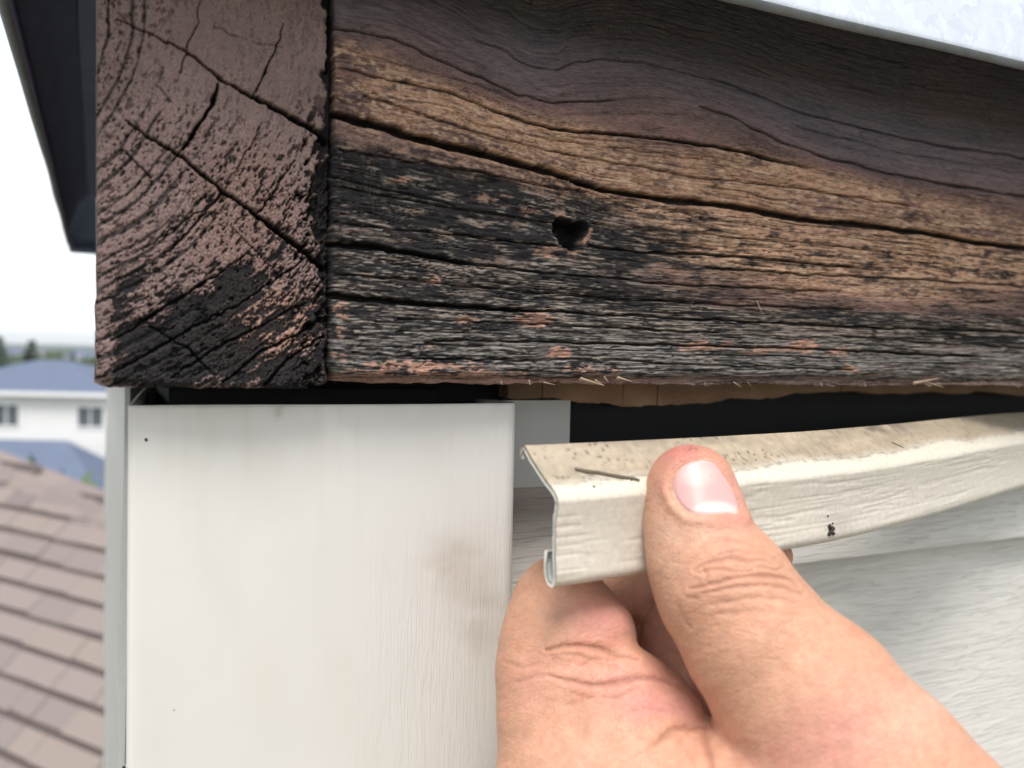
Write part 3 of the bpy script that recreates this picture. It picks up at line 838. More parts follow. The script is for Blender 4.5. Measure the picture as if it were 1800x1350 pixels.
def speck(px, py, plane_y, r, label=None, cat='speck', seed=0, surf=None):
    if surf is None: c = on_plane(px, py, 1, plane_y)
    else: c = surf
    vv, ff = uvsphere((0, 0, 0), r, 7, 5)
    rr = random.Random(seed)
    vv = [tuple(c[k] + q[k] * rr.uniform(0.6, 1.25) for k in range(3)) for q in vv]
    o = mesh_obj('dirt_speck', vv, ff, DARKDOT, loc=tuple(c))
    return tag(o, label, cat)
speck(257, 773, 0.0080, 0.00030, 'tiny round dark speck near the top left corner of the white post', seed=1)
speck(306, 1248, 0.0081, 0.00013, 'tiny dark fleck low on the left of the white post', seed=2)

# ------------------------------------------------------------------ what shows behind the boards
TARP = plain('black_building_paper', (0.0095, 0.0100, 0.0115), 0.75, 0.35, 60)
paper = MB(); 
paper.box(0.045, 0.56, 0.0475, 0.0490, -0.9, 0.100)
po = paper.build('building_paper', TARP, loc=(0.3, 0.047, -0.9))
tag(po, 'black building paper showing in the gap between the boards and the siding', 'building paper')
pm = MB(); pm.box(0.0455, 0.0473, 0.0925, 0.505, -0.9, 0.100)
po2 = pm.build('building_paper', TARP, loc=(0.0465, 0.3, -0.9))
tag(po2, 'black building paper behind the siding on the receding left face', 'building paper')
pc = MB(); pc.box(0.0138, 0.0745, 0.0400, 0.0850, -0.9, -0.0082); pc.box(0.0080, 0.0745, 0.0852, 0.0915, -0.9, -0.0080)  # unseen filler boxes added to stop light coming through the open post
tag(pc.build('building_paper', TARP, loc=(0.044, 0.066, -0.9)), 'black filler boxes added inside the open top of the white corner post', 'building paper')  # added filler, not building paper; only shares its name and material
PLY = NT('aged_plywood').set(Roughness=0.8)
_n = PLY.noise(PLY.coord('Object', (60, 60, 900)), 1.0, 5, 0.6); _b = PLY.noise(PLY.coord(), 70, 4)
PLY.base(PLY.mix(_n, PLY.ramp(_b, [(0.30, (0.16, 0.085, 0.055)), (0.48, (0.30, 0.17, 0.105)), (0.68, (0.48, 0.30, 0.19))]), (0.38, 0.235, 0.145))); PLY.bump(_n, 0.5, 0.0004); PLY = PLY.m
# sheathing: three pieces, broken along their lower edges
sheath = empty('sheathing', (0.25, 0.042, 0.02))
tag(sheath, 'tan plywood strip with a broken lower edge in the shadow under the long board', 'plywood')
def ply(px0, px1, bot, seed):
    n = 60; v = []; f = []
    for i in range(n):
        px_ = px0 + (px1 - px0) * i / (n - 1)
        yb_ = np.interp(px_, [q[0] for q in bot], [q[1] for q in bot]) + 4.0 * float(fbm(np.array([px_ / 26]), np.array([2.0]), seed, 4)[0])
        b = on_plane(px_, yb_, 1, 0.0392)
        for y, z in ((0.0392, b[2]), (0.0392, 0.03), (0.0448, 0.03), (0.0448, b[2] + 0.0002)):
            v.append((b[0], y, z))
    for i in range(n - 1):
        for k in range(4): f.append((4 * i + k, 4 * i + 4 + k, 4 * i + 4 + (k + 1) % 4, 4 * i + (k + 1) % 4))
    f += [(0, 1, 2, 3), (4 * n - 1, 4 * n - 2, 4 * n - 3, 4 * n - 4)]
    return mesh_obj('plywood_piece', v, f, PLY, sheath)
ply(893, 952, [(893, 699), (952, 702)], 540)
ply(954, 1094, [(954, 701), (1020, 708), (1094, 713)], 541)
ply(1095.5, 1154, [(1095, 713), (1154, 711)], 542)
ply(1156, 1478, [(1156, 711), (1240, 707), (1290, 700), (1360, 697), (1478, 687)], 543)
ply(1480, 2300, [(1480, 690), (1750, 690), (1760, 694), (1830, 692), (2300, 690)], 544)

# ------------------------------------------------------------------ vinyl siding, right wall
def plank(parent, x0, x1, ztop, zbot, ytop, ybot, axis=1, nx=None, seed=0):
    """one course: sloping face, rounded butt, and a short return"""
    pr = [(ytop + 0.002, ztop), (ytop, ztop - 0.0004)]
    for i in range(1, 14):
        t = i / 13; pr.append((ytop + (ybot - ytop) * t, ztop + (zbot + 0.0012 - ztop) * t))
    pr += [(ybot + 0.0001, zbot + 0.0005), (ybot + 0.0007, zbot), (ybot + 0.006, zbot + 0.0002), (ybot + 0.0060, zbot + 0.0014), (ybot + 0.0016, zbot + 0.0013), (ytop + 0.002, ztop - 0.003)]
    nx = nx or 80
    s = np.linspace(0, 1, nx) ** 1.6
    v = []; f = []; k = len(pr)
    for t in s:
        x = x0 + (x1 - x0) * t
        for (y, z) in pr:
            w = 0.0003 * math.sin(x * 33 + z * 60)
            v.append((x, y + w, z) if axis == 1 else (y + w, x, z))
    for i in range(nx - 1):
        for j in range(k):
            q = (i * k + j, i * k + (j + 1) % k, (i + 1) * k + (j + 1) % k, (i + 1) * k + j)
            f.append(q if axis == 1 else q[::-1])
    q0 = tuple(range(k)); q1 = tuple((nx - 1) * k + i for i in range(k))
    f += [q0[::-1], q1] if axis == 1 else [q0, q1[::-1]]
    o = mesh_obj('siding_plank', v, f, VINYL_SIDE if axis == 1 else VINYL_LEFT, parent, smooth=False)
    for p in o.data.polygons:
        p.use_smooth = True
    try: o.data.set_sharp_from_angle(angle=math.radians(30))
    except Exception: pass
    vv = np.array(v)
    c = np.ones((len(v), 3)) * (1 - 0.05 * np.clip(fbm(vv[:, 0] / 0.03, vv[:, 2] / 0.02, 560 + seed, 3), 0, 1))[:, None]
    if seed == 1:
        recess_shade = sstep(0.125, 0.100, vv[:, 0]) * sstep(-0.055, -0.035, vv[:, 2])  # shade of the recess behind the trim put into the vinyl colour
        c = lerp(c, c * np.array([0.46, 0.42, 0.40]) * (1 + 0.2 * fbm(vv[:, 0] / 0.02, vv[:, 2] / 0.0012, 570, 3))[:, None], recess_shade)
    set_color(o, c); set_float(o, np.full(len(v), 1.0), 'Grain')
    return o
VINYL_LEFT = vinyl('grey_white_vinyl_siding_left', (900, 42, 900), (0.60, 0.595, 0.57), 0.3)
sw = empty('siding_wall', (0.33, 0.03, -0.9))
tag(sw, 'pale vinyl siding with embossed wood grain on the wall behind the loose trim', 'siding')
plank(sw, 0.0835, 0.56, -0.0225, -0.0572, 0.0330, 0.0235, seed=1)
for k in range(8):
    zt = -0.0540 - 0.102 * k
    plank(sw, 0.0835, 0.56, zt, zt - 0.104, 0.0330, 0.0215, seed=2 + k)
swl = empty('siding_wall', (0.02, 0.32, -0.9))
tag(swl, 'blurred narrow strip of white siding on the receding wall left of the post', 'siding')
for k in range(9):
    zt = -0.0100 - 0.102 * k
    plank(swl, 0.0935, 0.508, zt, zt - 0.104, 0.0066, 0.0056, axis=0, nx=12, seed=20 + k)
speck(1413, 960, 0.0262, 0.00030, 'tiny black speck on the siding just below the trim', seed=3)

# ------------------------------------------------------------------ loose vinyl trim strip
_tx = np.array([.0654, .10, .14, .18, .22, .258, .29, .32, .56]); _ty = np.array([-.037, -.0338, -.0275, -.0165, -.0035, .0085, .0145, .0165, .0165])
_xx = np.linspace(0, .6, 2401); _yy = np.interp(_xx, _tx, _ty)
_yy[_xx < .0654] = _ty[0] + (_xx[_xx < .0654] - .0654) * (_ty[1] - _ty[0]) / (_tx[1] - _tx[0])
_kk = np.hanning(121); _kk /= _kk.sum()
_yy = np.convolve(np.pad(_yy, 60, mode='reflect', reflect_type='odd'), _kk, 'valid')
def trim_y(X): return np.interp(np.asarray(X, float), _xx, _yy)
def trim_build():
    ox = np.concatenate([np.linspace(0.0654, 0.255, 640), np.linspace(0.255, 0.56, 90)[1:]])
    oy = trim_y(ox)
    t = np.stack([np.gradient(ox), np.gradient(oy)], 1); t /= np.linalg.norm(t, axis=1)[:, None]
    nb = np.stack([-t[:, 1], t[:, 0]], 1)                     # towards the wall
    # outer profile, from the back of the top slope to the tip of the hook: (into wall, z), plus region id
    pr = [(0.0118, -0.0172, 0), (0.0118, -0.0160, 0), (0.0112, -0.0150, 0), (0.0102, -0.0148, 0)]
    for i in range(1, 24):
        q = i / 24; pr.append((0.0102 + (0.0007 - 0.0102) * q, -0.0148 - 0.0066 * q - 0.0004 * math.sin(q * math.pi), 1))
    pr += [(0.0007, -0.0216, 2), (0.0003, -0.0221, 2), (0.0000, -0.0228, 2)]
    for i in range(1, 44):
        q = i / 44; pr.append((0.0005 * math.sin(q * math.pi), -0.0228 - 0.0122 * q, 3))
    pr += [(0.0000, -0.0354, 4), (0.0004, -0.0362, 4), (0.0012, -0.0367, 4), (0.0022, -0.0366, 4), (0.0030, -0.0360, 4), (0.0035, -0.0349, 4), (0.0037, -0.0332, 4), (0.0036, -0.0312, 4)]
    pr = np.array(pr)
    d = np.gradient(pr[:, :2], axis=0); d /= np.linalg.norm(d, axis=1)[:, None]
    nin = np.stack([-d[:, 1], d[:, 0]], 1)                    # inward of the profile
    sgn = 1.0 if (nin[40] @ np.array([1, 0])) > 0 else -1.0
    nin *= sgn
    K = len(pr); N = len(ox)
    S = np.repeat(np.arange(N), K).reshape(N, K)
    U = np.repeat(ox[:, None], K, 1); arc_l = np.concatenate([[0], np.cumsum(np.hypot(*np.diff(pr[:, :2], axis=0).T))])
    V = np.repeat(arc_l[None], N, 0)
    reg = np.repeat(pr[None, :, 2], N, 0)
    # embossed dashes on the face
    a = noise(U / 0.0075, V / 0.00036, 600); b = noise(U / 0.018 + 40, V / 0.00055, 601); gate = noise(U / 0.02, V / 0.004, 602)
    dash = (sstep(0.15, 0.50, a) * sstep(-0.35, 0.1, gate) + 0.8 * sstep(0.35, 0.60, b)) * np.interp(U, [0.065, 0.10, 0.14, 0.26], [1.0, 0.9, 0.7, 0.65])
    face = sstep(2.2, 2.8, reg) * sstep(4.6, 4.0, reg)
    disp = 0.00012 * np.clip(dash, 0, 1) * face + 0.000012 * fbm(U / 0.004, V / 0.0008, 603, 3) + 0.00006 * noise(U / 0.12, V / 0.03, 604)
    edge = np.exp(-((U - ox[0]) / 0.0008) ** 2)
    endw = edge * 0.00008 * fbm(V / 0.0012, V * 0, 605, 3)
    O = pr[None, :, 0] + nin[None, :, 0] * disp; Z = pr[None, :, 1] + nin[None, :, 1] * disp
    def place(o, z):
        x = ox[:, None] + nb[:, 0:1] * o + t[:, 0:1] * endw; y = oy[:, None] + nb[:, 1:2] * o + t[:, 1:2] * endw
        return np.stack([x, y, np.broadcast_to(z, x.shape)], -1).reshape(-1, 3)
    th = 0.00085
    outer = place(O, Z); inner = place(O + nin[None, :, 0] * th, Z + nin[None, :, 1] * th)
    v = np.concatenate([outer, inner]); m0 = N * K
    q = grid_quads(N, K)
    # edge strips
    i = np.arange(K - 1)
    capq = np.stack([i + 1, i, m0 + i, m0 + i + 1], 1); e0 = (N - 1) * K
    capr = np.stack([e0 + i, e0 + i + 1, m0 + e0 + i + 1, m0 + e0 + i], 1)
    j = np.arange(N - 1) * K
    sa = np.stack([j, j + K, m0 + j + K, m0 + j], 1); sb = np.stack([j + 2 * K - 1, j + K - 1, m0 + j + K - 1, m0 + j + 2 * K - 1], 1)
    me = bpy.data.meshes.new('trim_strip')
    org = np.array([0.0654, trim_y(0.0654), -0.036])
    fast_mesh(me, v - org, np.concatenate([q[:, ::-1], q + m0, capq, capr, sa, sb]))
    me.shade_smooth()
    o = bpy.data.objects.new('trim_strip', me); COL.objects.link(o); o.location = org
    # colour: bare vinyl, dust film on the slope with a frayed lower edge, grit
    base = np.array([0.585, 0.535, 0.458])
    col = np.tile(base, (N * K, 1)).reshape(N, K, 3)
    Vf = (V - arc_l[4]) / (arc_l[26] - arc_l[4])                                           # 1 at the fold
    px, py, _ = project(outer); px = px.reshape(N, K); py = py.reshape(N, K)
    fr = 0.86 + 0.10 * fbm(U / 0.018, V * 0, 610, 3) + 0.05 * fbm(U / 0.003, V / 0.0008, 611, 4, 0.65) - 0.10 * sstep(0.25, 0.09, U) * 0 + np.interp(px, [920, 1130, 1300, 1500, 1800], [0.10, 0.02, -0.02, -0.08, -0.14])
    dust = sstep(0.14, -0.22, Vf - fr)
    dcol = np.array([0.330, 0.258, 0.172]) * np.clip(1 + 0.16 * fbm(U / 0.01, V / 0.003, 612, 3) + 0.16 * fbm(U / 0.0012, V / 0.0012, 613, 3), 0.5, 1.5)[..., None]
    col = lerp(col, dcol, dust * np.interp(px, [900, 1200, 1500, 1800], [0.72, 0.82, 0.85, 0.78]))
    rim = np.exp(-((Vf - fr - 0.01) / 0.045) ** 2) * sstep(0.0, 0.5, fbm(U / 0.0016, V / 0.0006, 614, 3) + np.interp(px, [900, 1000, 1300, 1420, 1550, 1700, 1800], [0.0, 0.1, 0.35, 0.30, 0.2, -0.1, -0.3]))
    col = lerp(col, np.array([0.10, 0.085, 0.065]), rim * 0.6)
    cream = sstep(-0.02, 0.06, Vf - fr) * sstep(1.30, 1.02, Vf)
    col = lerp(col, np.array([0.63, 0.58, 0.475]), cream * 0.75)
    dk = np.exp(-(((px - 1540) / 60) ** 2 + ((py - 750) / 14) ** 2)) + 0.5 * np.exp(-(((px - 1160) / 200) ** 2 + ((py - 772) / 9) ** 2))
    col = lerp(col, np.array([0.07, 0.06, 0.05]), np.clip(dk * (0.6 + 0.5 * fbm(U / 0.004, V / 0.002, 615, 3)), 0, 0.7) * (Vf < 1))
    gw1, gw2, gwv = worley(U / 0.0011, V / 0.0011, 616)
    grit = sstep(0.32, 0.18, gw1 / (0.4 + gwv)) * (gwv > 0.62) * sstep(1.1, 0.6, Vf) * sstep(0.1, 0.6, noise(U / 0.01, V / 0.003, 617)) * 0.7
    col = lerp(col, np.array([0.06, 0.05, 0.04]), grit)
    sm = np.exp(-(((px - 1475) / 26) ** 2 + ((py - 922) / 22) ** 2))
    col = lerp(col, np.array([0.25, 0.22, 0.2]), sm * 0.35)
    c2 = np.tile(np.array([0.50, 0.50, 0.47]), (N * K, 1))
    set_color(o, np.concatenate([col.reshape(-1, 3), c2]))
    return o, outer
tv = NT('beige_vinyl_trim').set(Roughness=0.48)
tv.b.inputs['Specular IOR Level'].default_value = 0.35
tv.base(tv.mix(1.0, tv.attr('Col'), tv.ramp(tv.noise(tv.coord(), 900, 4), [(0.3, 0.90), (0.7, 1.08)]), 'MULTIPLY'))
tv.bump(tv.noise(tv.coord('Object', (80, 80, 1400)), 1.0, 4), 0.25, 0.00012)
trim, _to = trim_build()
trim.data.materials.append(tv.m)
tag(trim, 'dusty beige vinyl trim strip pulled away from the wall and held by the hand', 'trim')

def bvh_of(o):
    me = o.data; M = o.matrix_world if o.parent is None else Matrix.Translation(parent_world(o))
    M = Matrix.Translation(parent_world(o))
    vs_ = np.empty(len(me.vertices) * 3); me.vertices.foreach_get('co', vs_)
    vs_ = vs_.reshape(-1, 3) + np.array(parent_world(o))
    me.calc_loop_triangles()
    tr = np.empty(len(me.loop_triangles) * 3, dtype=np.int32); me.loop_triangles.foreach_get('vertices', tr)
    return BVHTree.FromPolygons(vs_.tolist(), tr.reshape(-1, 3).tolist()), vs_
trim_bvh, _ = bvh_of(trim)
def hit(bvh, px, py):
    d = Vector(ray(px, py)).normalized()
    loc, nor, i, dist = bvh.ray_cast(Vector(CAM), d)
    if loc is None: return None, None
    if nor.dot(d) > 0: nor = -nor
    return np.array(loc), np.array(nor)

# dry splinter lying on the dusty top of the trim
TWIG = plain('grey_dry_splinter', (0.115, 0.092, 0.062), 0.9, 0.35, 500)
def stick(name, pts, w, mat_, label, cat, lift=0.0003):
    C = []
    for (x, y) in pts:
        p, n = hit(trim_bvh, x, y); C.append((p + n * lift, n))
    v = []; f = []
    rr = random.Random(int(pts[0][0]))
    for i, (p, n) in enumerate(C):
        d = C[min(i + 1, len(C) - 1)][0] - C[max(i - 1, 0)][0]; d /= np.linalg.norm(d)
        s = np.cross(d, n)
        ww = w * (0.55 + 0.45 * math.sin(math.pi * (0.15 + 0.75 * i / (len(C) - 1)))) * rr.uniform(.85, 1.15)
        for k in range(6):
            a = k * math.pi / 3
            v.append(p + s * ww * math.cos(a) * 1.1 + n * ww * 0.8 * math.sin(a))
    m_ = len(C)
    for i in range(m_ - 1):
        for k in range(6): f.append((6 * i + k, 6 * i + (k + 1) % 6, 6 * i + 6 + (k + 1) % 6, 6 * i + 6 + k))
    f += [tuple(range(6))[::-1], tuple(6 * (m_ - 1) + k for k in range(6))]
    return tag(mesh_obj(name, v, f, mat_, loc=tuple(C[0][0])), label, cat)
stick('splinter', [(1010, 826), (1028, 830), (1048, 832), (1068, 836), (1090, 840), (1108, 842), (1123, 846)], 0.00034, TWIG, 'thin grey dry splinter lying across the dusty trim left of the thumb', 'splinter', 0.00025)
stick('splinter', [(1567, 778), (1574, 781), (1581, 784), (1588, 788)], 0.00016, TWIG, 'short dark sliver on the dusty trim right of the thumb', 'splinter', 0.0001)
for k, (x, y, r, lab) in enumerate([(1044, 856, .00022, 'small dark crumb under the dry splinter on the trim'), (1455, 907, .00022, 'small dark grit above the larger black clump on the trim face'),
                                     (1110, 845, .00018, 'dark crumb at the right tip of the dry splinter on the trim')]):
    p, n = hit(trim_bvh, x, y); speck(0, 0, 0, r, lab, seed=10 + k, surf=p + n * r * 0.3)
# clump of black debris stuck to the trim face
cl = MB(); rr = random.Random(5)
p0, n0 = hit(trim_bvh, 1460, 930)
for (x, y, r) in ((1457, 926, .00050), (1463, 928, .00044), (1459, 935, .00056), (1464, 938, .00040), (1456, 939, .00042), (1461, 931, .0005), (1463, 920, .00022)):
    p, n = hit(trim_bvh, x, y)
    vv, ff = uvsphere((0, 0, 0), r, 7, 5)
    cl.add([tuple(p[k] + n[k] * r * 0.4 + q[k] * rr.uniform(.6, 1.3) for k in range(3)) for q in vv], ff)
for a in range(7):
    an = rr.uniform(0, 6.28); L = rr.uniform(.0006, .0013)
    q = p0 + np.array([math.cos(an) * L, -0.0002, math.sin(an) * L]); s_ = np.array([-math.sin(an), 0, math.cos(an)]) * 0.00007
    b0 = p0 + n0 * 0.0003
    cl.add([b0 - s_, b0 + s_, q + n0 * .0002, b0 + n0 * .00015], [(0, 1, 2), (1, 3, 2), (3, 0, 2), (0, 3, 1)])
tag(cl.build('debris_clump', DARKDOT, loc=tuple(p0)), 'black clump of debris stuck to the trim face right of the thumb', 'debris')
# ------------------------------------------------------------------ the hand: one continuous surface grown from tapered limbs
def C_(px, py, d, r): return np.array(P(px, py, d)), r * d / F_PX
def smin(a, b, k):
    h = np.clip(0.5 + 0.5 * (b - a) / k, 0, 1)
    return b + (a - b) * h - k * h * (1 - h)
fx = np.concatenate([np.arange(0.040, 0.150, 0.00072), np.arange(0.150, 0.42, 0.0045)])
fy = np.concatenate([np.arange(-0.135, -0.085, 0.003), np.arange(-0.085, 0.024, 0.00072)])
fz = np.concatenate([np.arange(-0.42, -0.092, 0.0045), np.arange(-0.092, -0.008, 0.00072)])
def cone(a, ra, b, rb, X, Y, Z):
    ab = b - a; L2 = float(ab @ ab)
    t = np.clip(((X - a[0]) * ab[0] + (Y - a[1]) * ab[1] + (Z - a[2]) * ab[2]) / L2, 0, 1)
    dx = X - a[0] - t * ab[0]; dy = Y - a[1] - t * ab[1]; dz = Z - a[2] - t * ab[2]
    return np.sqrt(dx * dx + dy * dy + dz * dz) - (ra + (rb - ra) * t)
THUMB = [(1214, 859, .1428, 78), (1221, 920, .1416, 85), (1238, 980, .1398, 97), (1270, 1032, .1378, 116), (1332, 1128, .1352, 127), (1420, 1238, .1330, 160), (1508, 1375, .1300, 200)]
ARM = [(1508, 1375, .1300, 200), (1620, 1540, .1270, 215), (1800, 1900, .1230, 235), (2100, 2700, .1180, 300), (2300, 3500, .1180, 350)]
INDEX = [(984, 1057, .1530, 80), (986, 1110, .1520, 98), (984, 1180, .1500, 107), (992, 1275, .1465, 112), (1012, 1400, .1420, 126)]
PAD1 = [(1008, 1108, .1492, 86), (1040, 1118, .1490, 78)]
PAD2 = [(1030, 1206, .1430, 64), (1098, 1208, .1434, 68), (1154, 1224, .1444, 58)]
PAD3 = [(1065, 1282, .1388, 66), (1120, 1262, .1396, 68), (1184, 1262, .1410, 57)]
PALM = [(1012, 1400, .1420, 126), (1110, 1400, .1370, 128), (1200, 1420, .1350, 118), (1400, 1420, .1330, 170)]
PALM2 = [(1012, 1400, .1420, 126), (1180, 1640, .1400, 230), (1620, 1700, .1300, 230)]
MID = [(1050, 1380, .1480, 90), (985, 1200, .1640, 60), (1040, 1090, .1665, 50), (1190, 1000, .1720, 48)]
RING = [(1150, 1380, .1460, 95), (1160, 1225, .1560, 60), (1192, 1112, .1620, 56), (1230, 1030, .168, 48)]
LIT = [(1280, 1400, .1450, 110), (1240, 1200, .1600, 66), (1256, 1060, .1720, 48), (1366, 978, .1760, 28)]
def sdf(X, Y, Z):
    def chain(c, k):
        d = None
        for i in range(len(c) - 1):
            a, ra = C_(*c[i]); b, rb = C_(*c[i + 1])
            e = cone(a.astype(np.float32), ra, b.astype(np.float32), rb, X, Y, Z)
            d = e if d is None else smin(d, e, k)
        return d
    th = chain(THUMB, .0022)
    idx = chain(INDEX, .003)
    idx = smin(idx, chain(PAD1, .001), .0035)
    idx = smin(idx, chain(PAD2, .002), .0016)
    idx = smin(idx, chain(PAD3, .002), .0014)
    palm = smin(chain(PALM, .005), chain(PALM2, .006), .008)
    palm = smin(palm, chain(ARM, .006), .008)
    idx = smin(idx, palm, .0022)
    oth = np.minimum(chain([(1120, 1085, .1720, 62), (1150, 1190, .1680, 62)], .002), chain(MID, .003))
    oth = np.minimum(oth, np.minimum(chain(RING, .003), chain(LIT, .003)))
    d = smin(idx, oth, .0008)
    return smin(d, th, .0010)
def surface_nets(fx, fy, fz):
    X, Y, Z = np.meshgrid(fx.astype(np.float32), fy.astype(np.float32), fz.astype(np.float32), indexing='ij')
    D = sdf(X, Y, Z)
    s = D < 0
    nx, ny, nz = D.shape
    c = np.zeros((nx - 1, ny - 1, nz - 1), dtype=np.int8)
    for i in (0, 1):
        for j in (0, 1):
            for k in (0, 1): c += s[i:nx - 1 + i, j:ny - 1 + j, k:nz - 1 + k]
    act = (c > 0) & (c < 8)
    ids = -np.ones(act.shape, dtype=np.int64)
    I, J, K = np.nonzero(act)
    ids[I, J, K] = np.arange(len(I))
    acc = np.zeros((len(I), 3)); cnt = np.zeros(len(I))
    cor = [(i, j, k) for i in (0, 1) for j in (0, 1) for k in (0, 1)]
    ax = (fx, fy, fz)
    for a in cor:
        for dim in range(3):
            if a[dim] == 1: continue
            b = list(a); b[dim] = 1
            da = D[I + a[0], J + a[1], K + a[2]]; db = D[I + b[0], J + b[1], K + b[2]]
            m = (da < 0) != (db < 0)
            t = np.where(m, da / np.where(m, da - db, 1), 0)
            pa = np.stack([fx[I + a[0]], fy[J + a[1]], fz[K + a[2]]], 1); pb = np.stack([fx[I + b[0]], fy[J + b[1]], fz[K + b[2]]], 1)
            acc += np.where(m[:, None], pa + (pb - pa) * t[:, None], 0); cnt += m
    V = acc / cnt[:, None]
    Q = []
    for dim in range(3):
        o1, o2 = (dim + 1) % 3, (dim + 2) % 3
        sl0 = [slice(None)] * 3; sl1 = [slice(None)] * 3
        sl0[dim] = slice(0, -1); sl1[dim] = slice(1, None)
        e = s[tuple(sl0)] != s[tuple(sl1)]
        idx = np.stack(np.nonzero(e), 1)
        ok = (idx[:, o1] > 0) & (idx[:, o2] > 0) & (idx[:, o1] < D.shape[o1] - 1) & (idx[:, o2] < D.shape[o2] - 1)
        idx = idx[ok]
        sg = s[idx[:, 0], idx[:, 1], idx[:, 2]]
        def cell(d1, d2):
            q = idx.copy(); q[:, o1] -= d1; q[:, o2] -= d2
            return ids[q[:, 0], q[:, 1], q[:, 2]]
        q = np.stack([cell(1, 1), cell(0, 1), cell(0, 0), cell(1, 0)], 1)
        q = np.where(sg[:, None], q, q[:, ::-1])
        Q.append(q)
    return V, np.concatenate(Q)
HV, HQ = surface_nets(fx, fy, fz)
me = bpy.data.meshes.new('hand_tmp'); fast_mesh(me, HV, HQ); me.update()
tmp = bpy.data.objects.new('hand_tmp', me); COL.objects.link(tmp)
md = tmp.modifiers.new('s', 'SMOOTH'); md.factor = 0.5; md.iterations = 4
md = tmp.modifiers.new('u', 'SUBSURF'); md.levels = 2; md.render_levels = 2
dg = bpy.context.evaluated_depsgraph_get(); ev = tmp.evaluated_get(dg)
hme = bpy.data.meshes.new_from_object(ev)
bpy.data.objects.remove(tmp, do_unlink=True); bpy.data.meshes.remove(me)
hme.name = 'hand'
n = len(hme.vertices)
co = np.empty(n * 3, dtype=np.float32); hme.vertices.foreach_get('co', co); co = co.reshape(-1, 3).astype(np.float64)
no = np.empty(n * 3, dtype=np.float32); hme.vertex_normals.foreach_get('vector', no); no = no.reshape(-1, 3).astype(np.float64)
px, py, dep = project(co)
facing = -((co - CAM) * no).sum(1) / np.linalg.norm(co - CAM, axis=1)
fr = sstep(0.0, 0.25, facing)
# which limb a vertex belongs to
def limb(c):
    d = np.full(n, 1e9)
    for i in range(len(c) - 1):
        a, ra = C_(*c[i]); b, rb = C_(*c[i + 1]); d = np.minimum(d, cone(a, ra, b, rb, co[:, 0], co[:, 1], co[:, 2]))
    return d
is_th = limb(THUMB) < 0.0012
is_far = np.minimum(limb(MID), np.minimum(limb(RING), limb(LIT))) < 0.0010
disp = np.zeros(n)
depth_col = np.zeros(n)
NAIL = [(1177, 862), (1176, 845), (1183, 828), (1196, 815), (1213, 808), (1235, 805), (1254, 808), (1269, 820), (1281, 840), (1291, 862), (1299, 885), (1304, 908), (1285, 907), (1262, 908), (1238, 908), (1218, 906), (1204, 901), (1192, 890), (1183, 877)]
def crease(pts, w, d, mask, seed, bulge=0.35):
    global disp, depth_col
    x0 = min(q[0] for q in pts) - 30; x1 = max(q[0] for q in pts) + 30; y0 = min(q[1] for q in pts) - 30; y1 = max(q[1] for q in pts) + 30
    m = mask & (px > x0) & (px < x1) & (py > y0) & (py < y1) & (facing > -0.1)
    wx = px[m] + 1.5 * noise(px[m] / 14, py[m] / 14, seed); wy = py[m] + 2.0 * noise(px[m] / 16, py[m] / 16, seed + 1)
    k = len(pts); ws = [w * (0.45 + 0.75 * math.sin(math.pi * (i + 0.6) / (k + 0.2))) for i in range(k)]
    dist, ww = poly_dist(wx, wy, pts, ws)
    g = np.exp(-(dist / ww) ** 2) * np.clip(ww / w, 0, 1)
    b = np.exp(-((dist - 3.0 * ww) / (1.8 * ww)) ** 2)
    disp[m] += (-d * g + d * bulge * b) * 0.00066
    depth_col[m] = np.maximum(depth_col[m], g * min(0.8, d / 0.5))
# thumb knuckle
TH = is_th
for k, (pts, w, d) in enumerate([
        ([(1221, 1004), (1240, 992), (1262, 984), (1290, 981), (1316, 985), (1338, 983), (1358, 992)], 3.6, .34), ([(1228, 1006), (1250, 1001), (1275, 1001), (1302, 1006), (1322, 1004)], 3.0, .26),
        ([(1236, 1000), (1245, 1012), (1240, 1022)], 2.6, .2), ([(1212, 1036), (1236, 1030), (1262, 1024), (1290, 1016), (1322, 1012), (1355, 1013), (1385, 1018), (1402, 1032)], 3.8, .38),
        ([(1232, 1042), (1270, 1036), (1310, 1031), (1352, 1030), (1390, 1036), (1410, 1046)], 3.2, .28), ([(1250, 1062), (1300, 1054), (1350, 1050), (1400, 1058)], 4.0, .16),
        ([(1262, 976), (1300, 968), (1340, 972), (1362, 982)], 3.0, .2), ([(1230, 962), (1268, 950), (1312, 952), (1345, 962)], 3.4, .13), ([(1240, 940), (1272, 930), (1310, 934)], 3.0, .09),
        ([(1290, 996), (1310, 999), (1340, 996), (1368, 1003)], 2.6, .2), ([(1205, 1050), (1225, 1052), (1240, 1046)], 3, .15), ([(1262, 1080), (1310, 1074), (1370, 1074), (1420, 1084)], 5, .10), ([(1190, 1060), (1200, 1085), (1214, 1105)], 4, .12)]):
    crease(pts, w, d, TH, 800 + 3 * k)
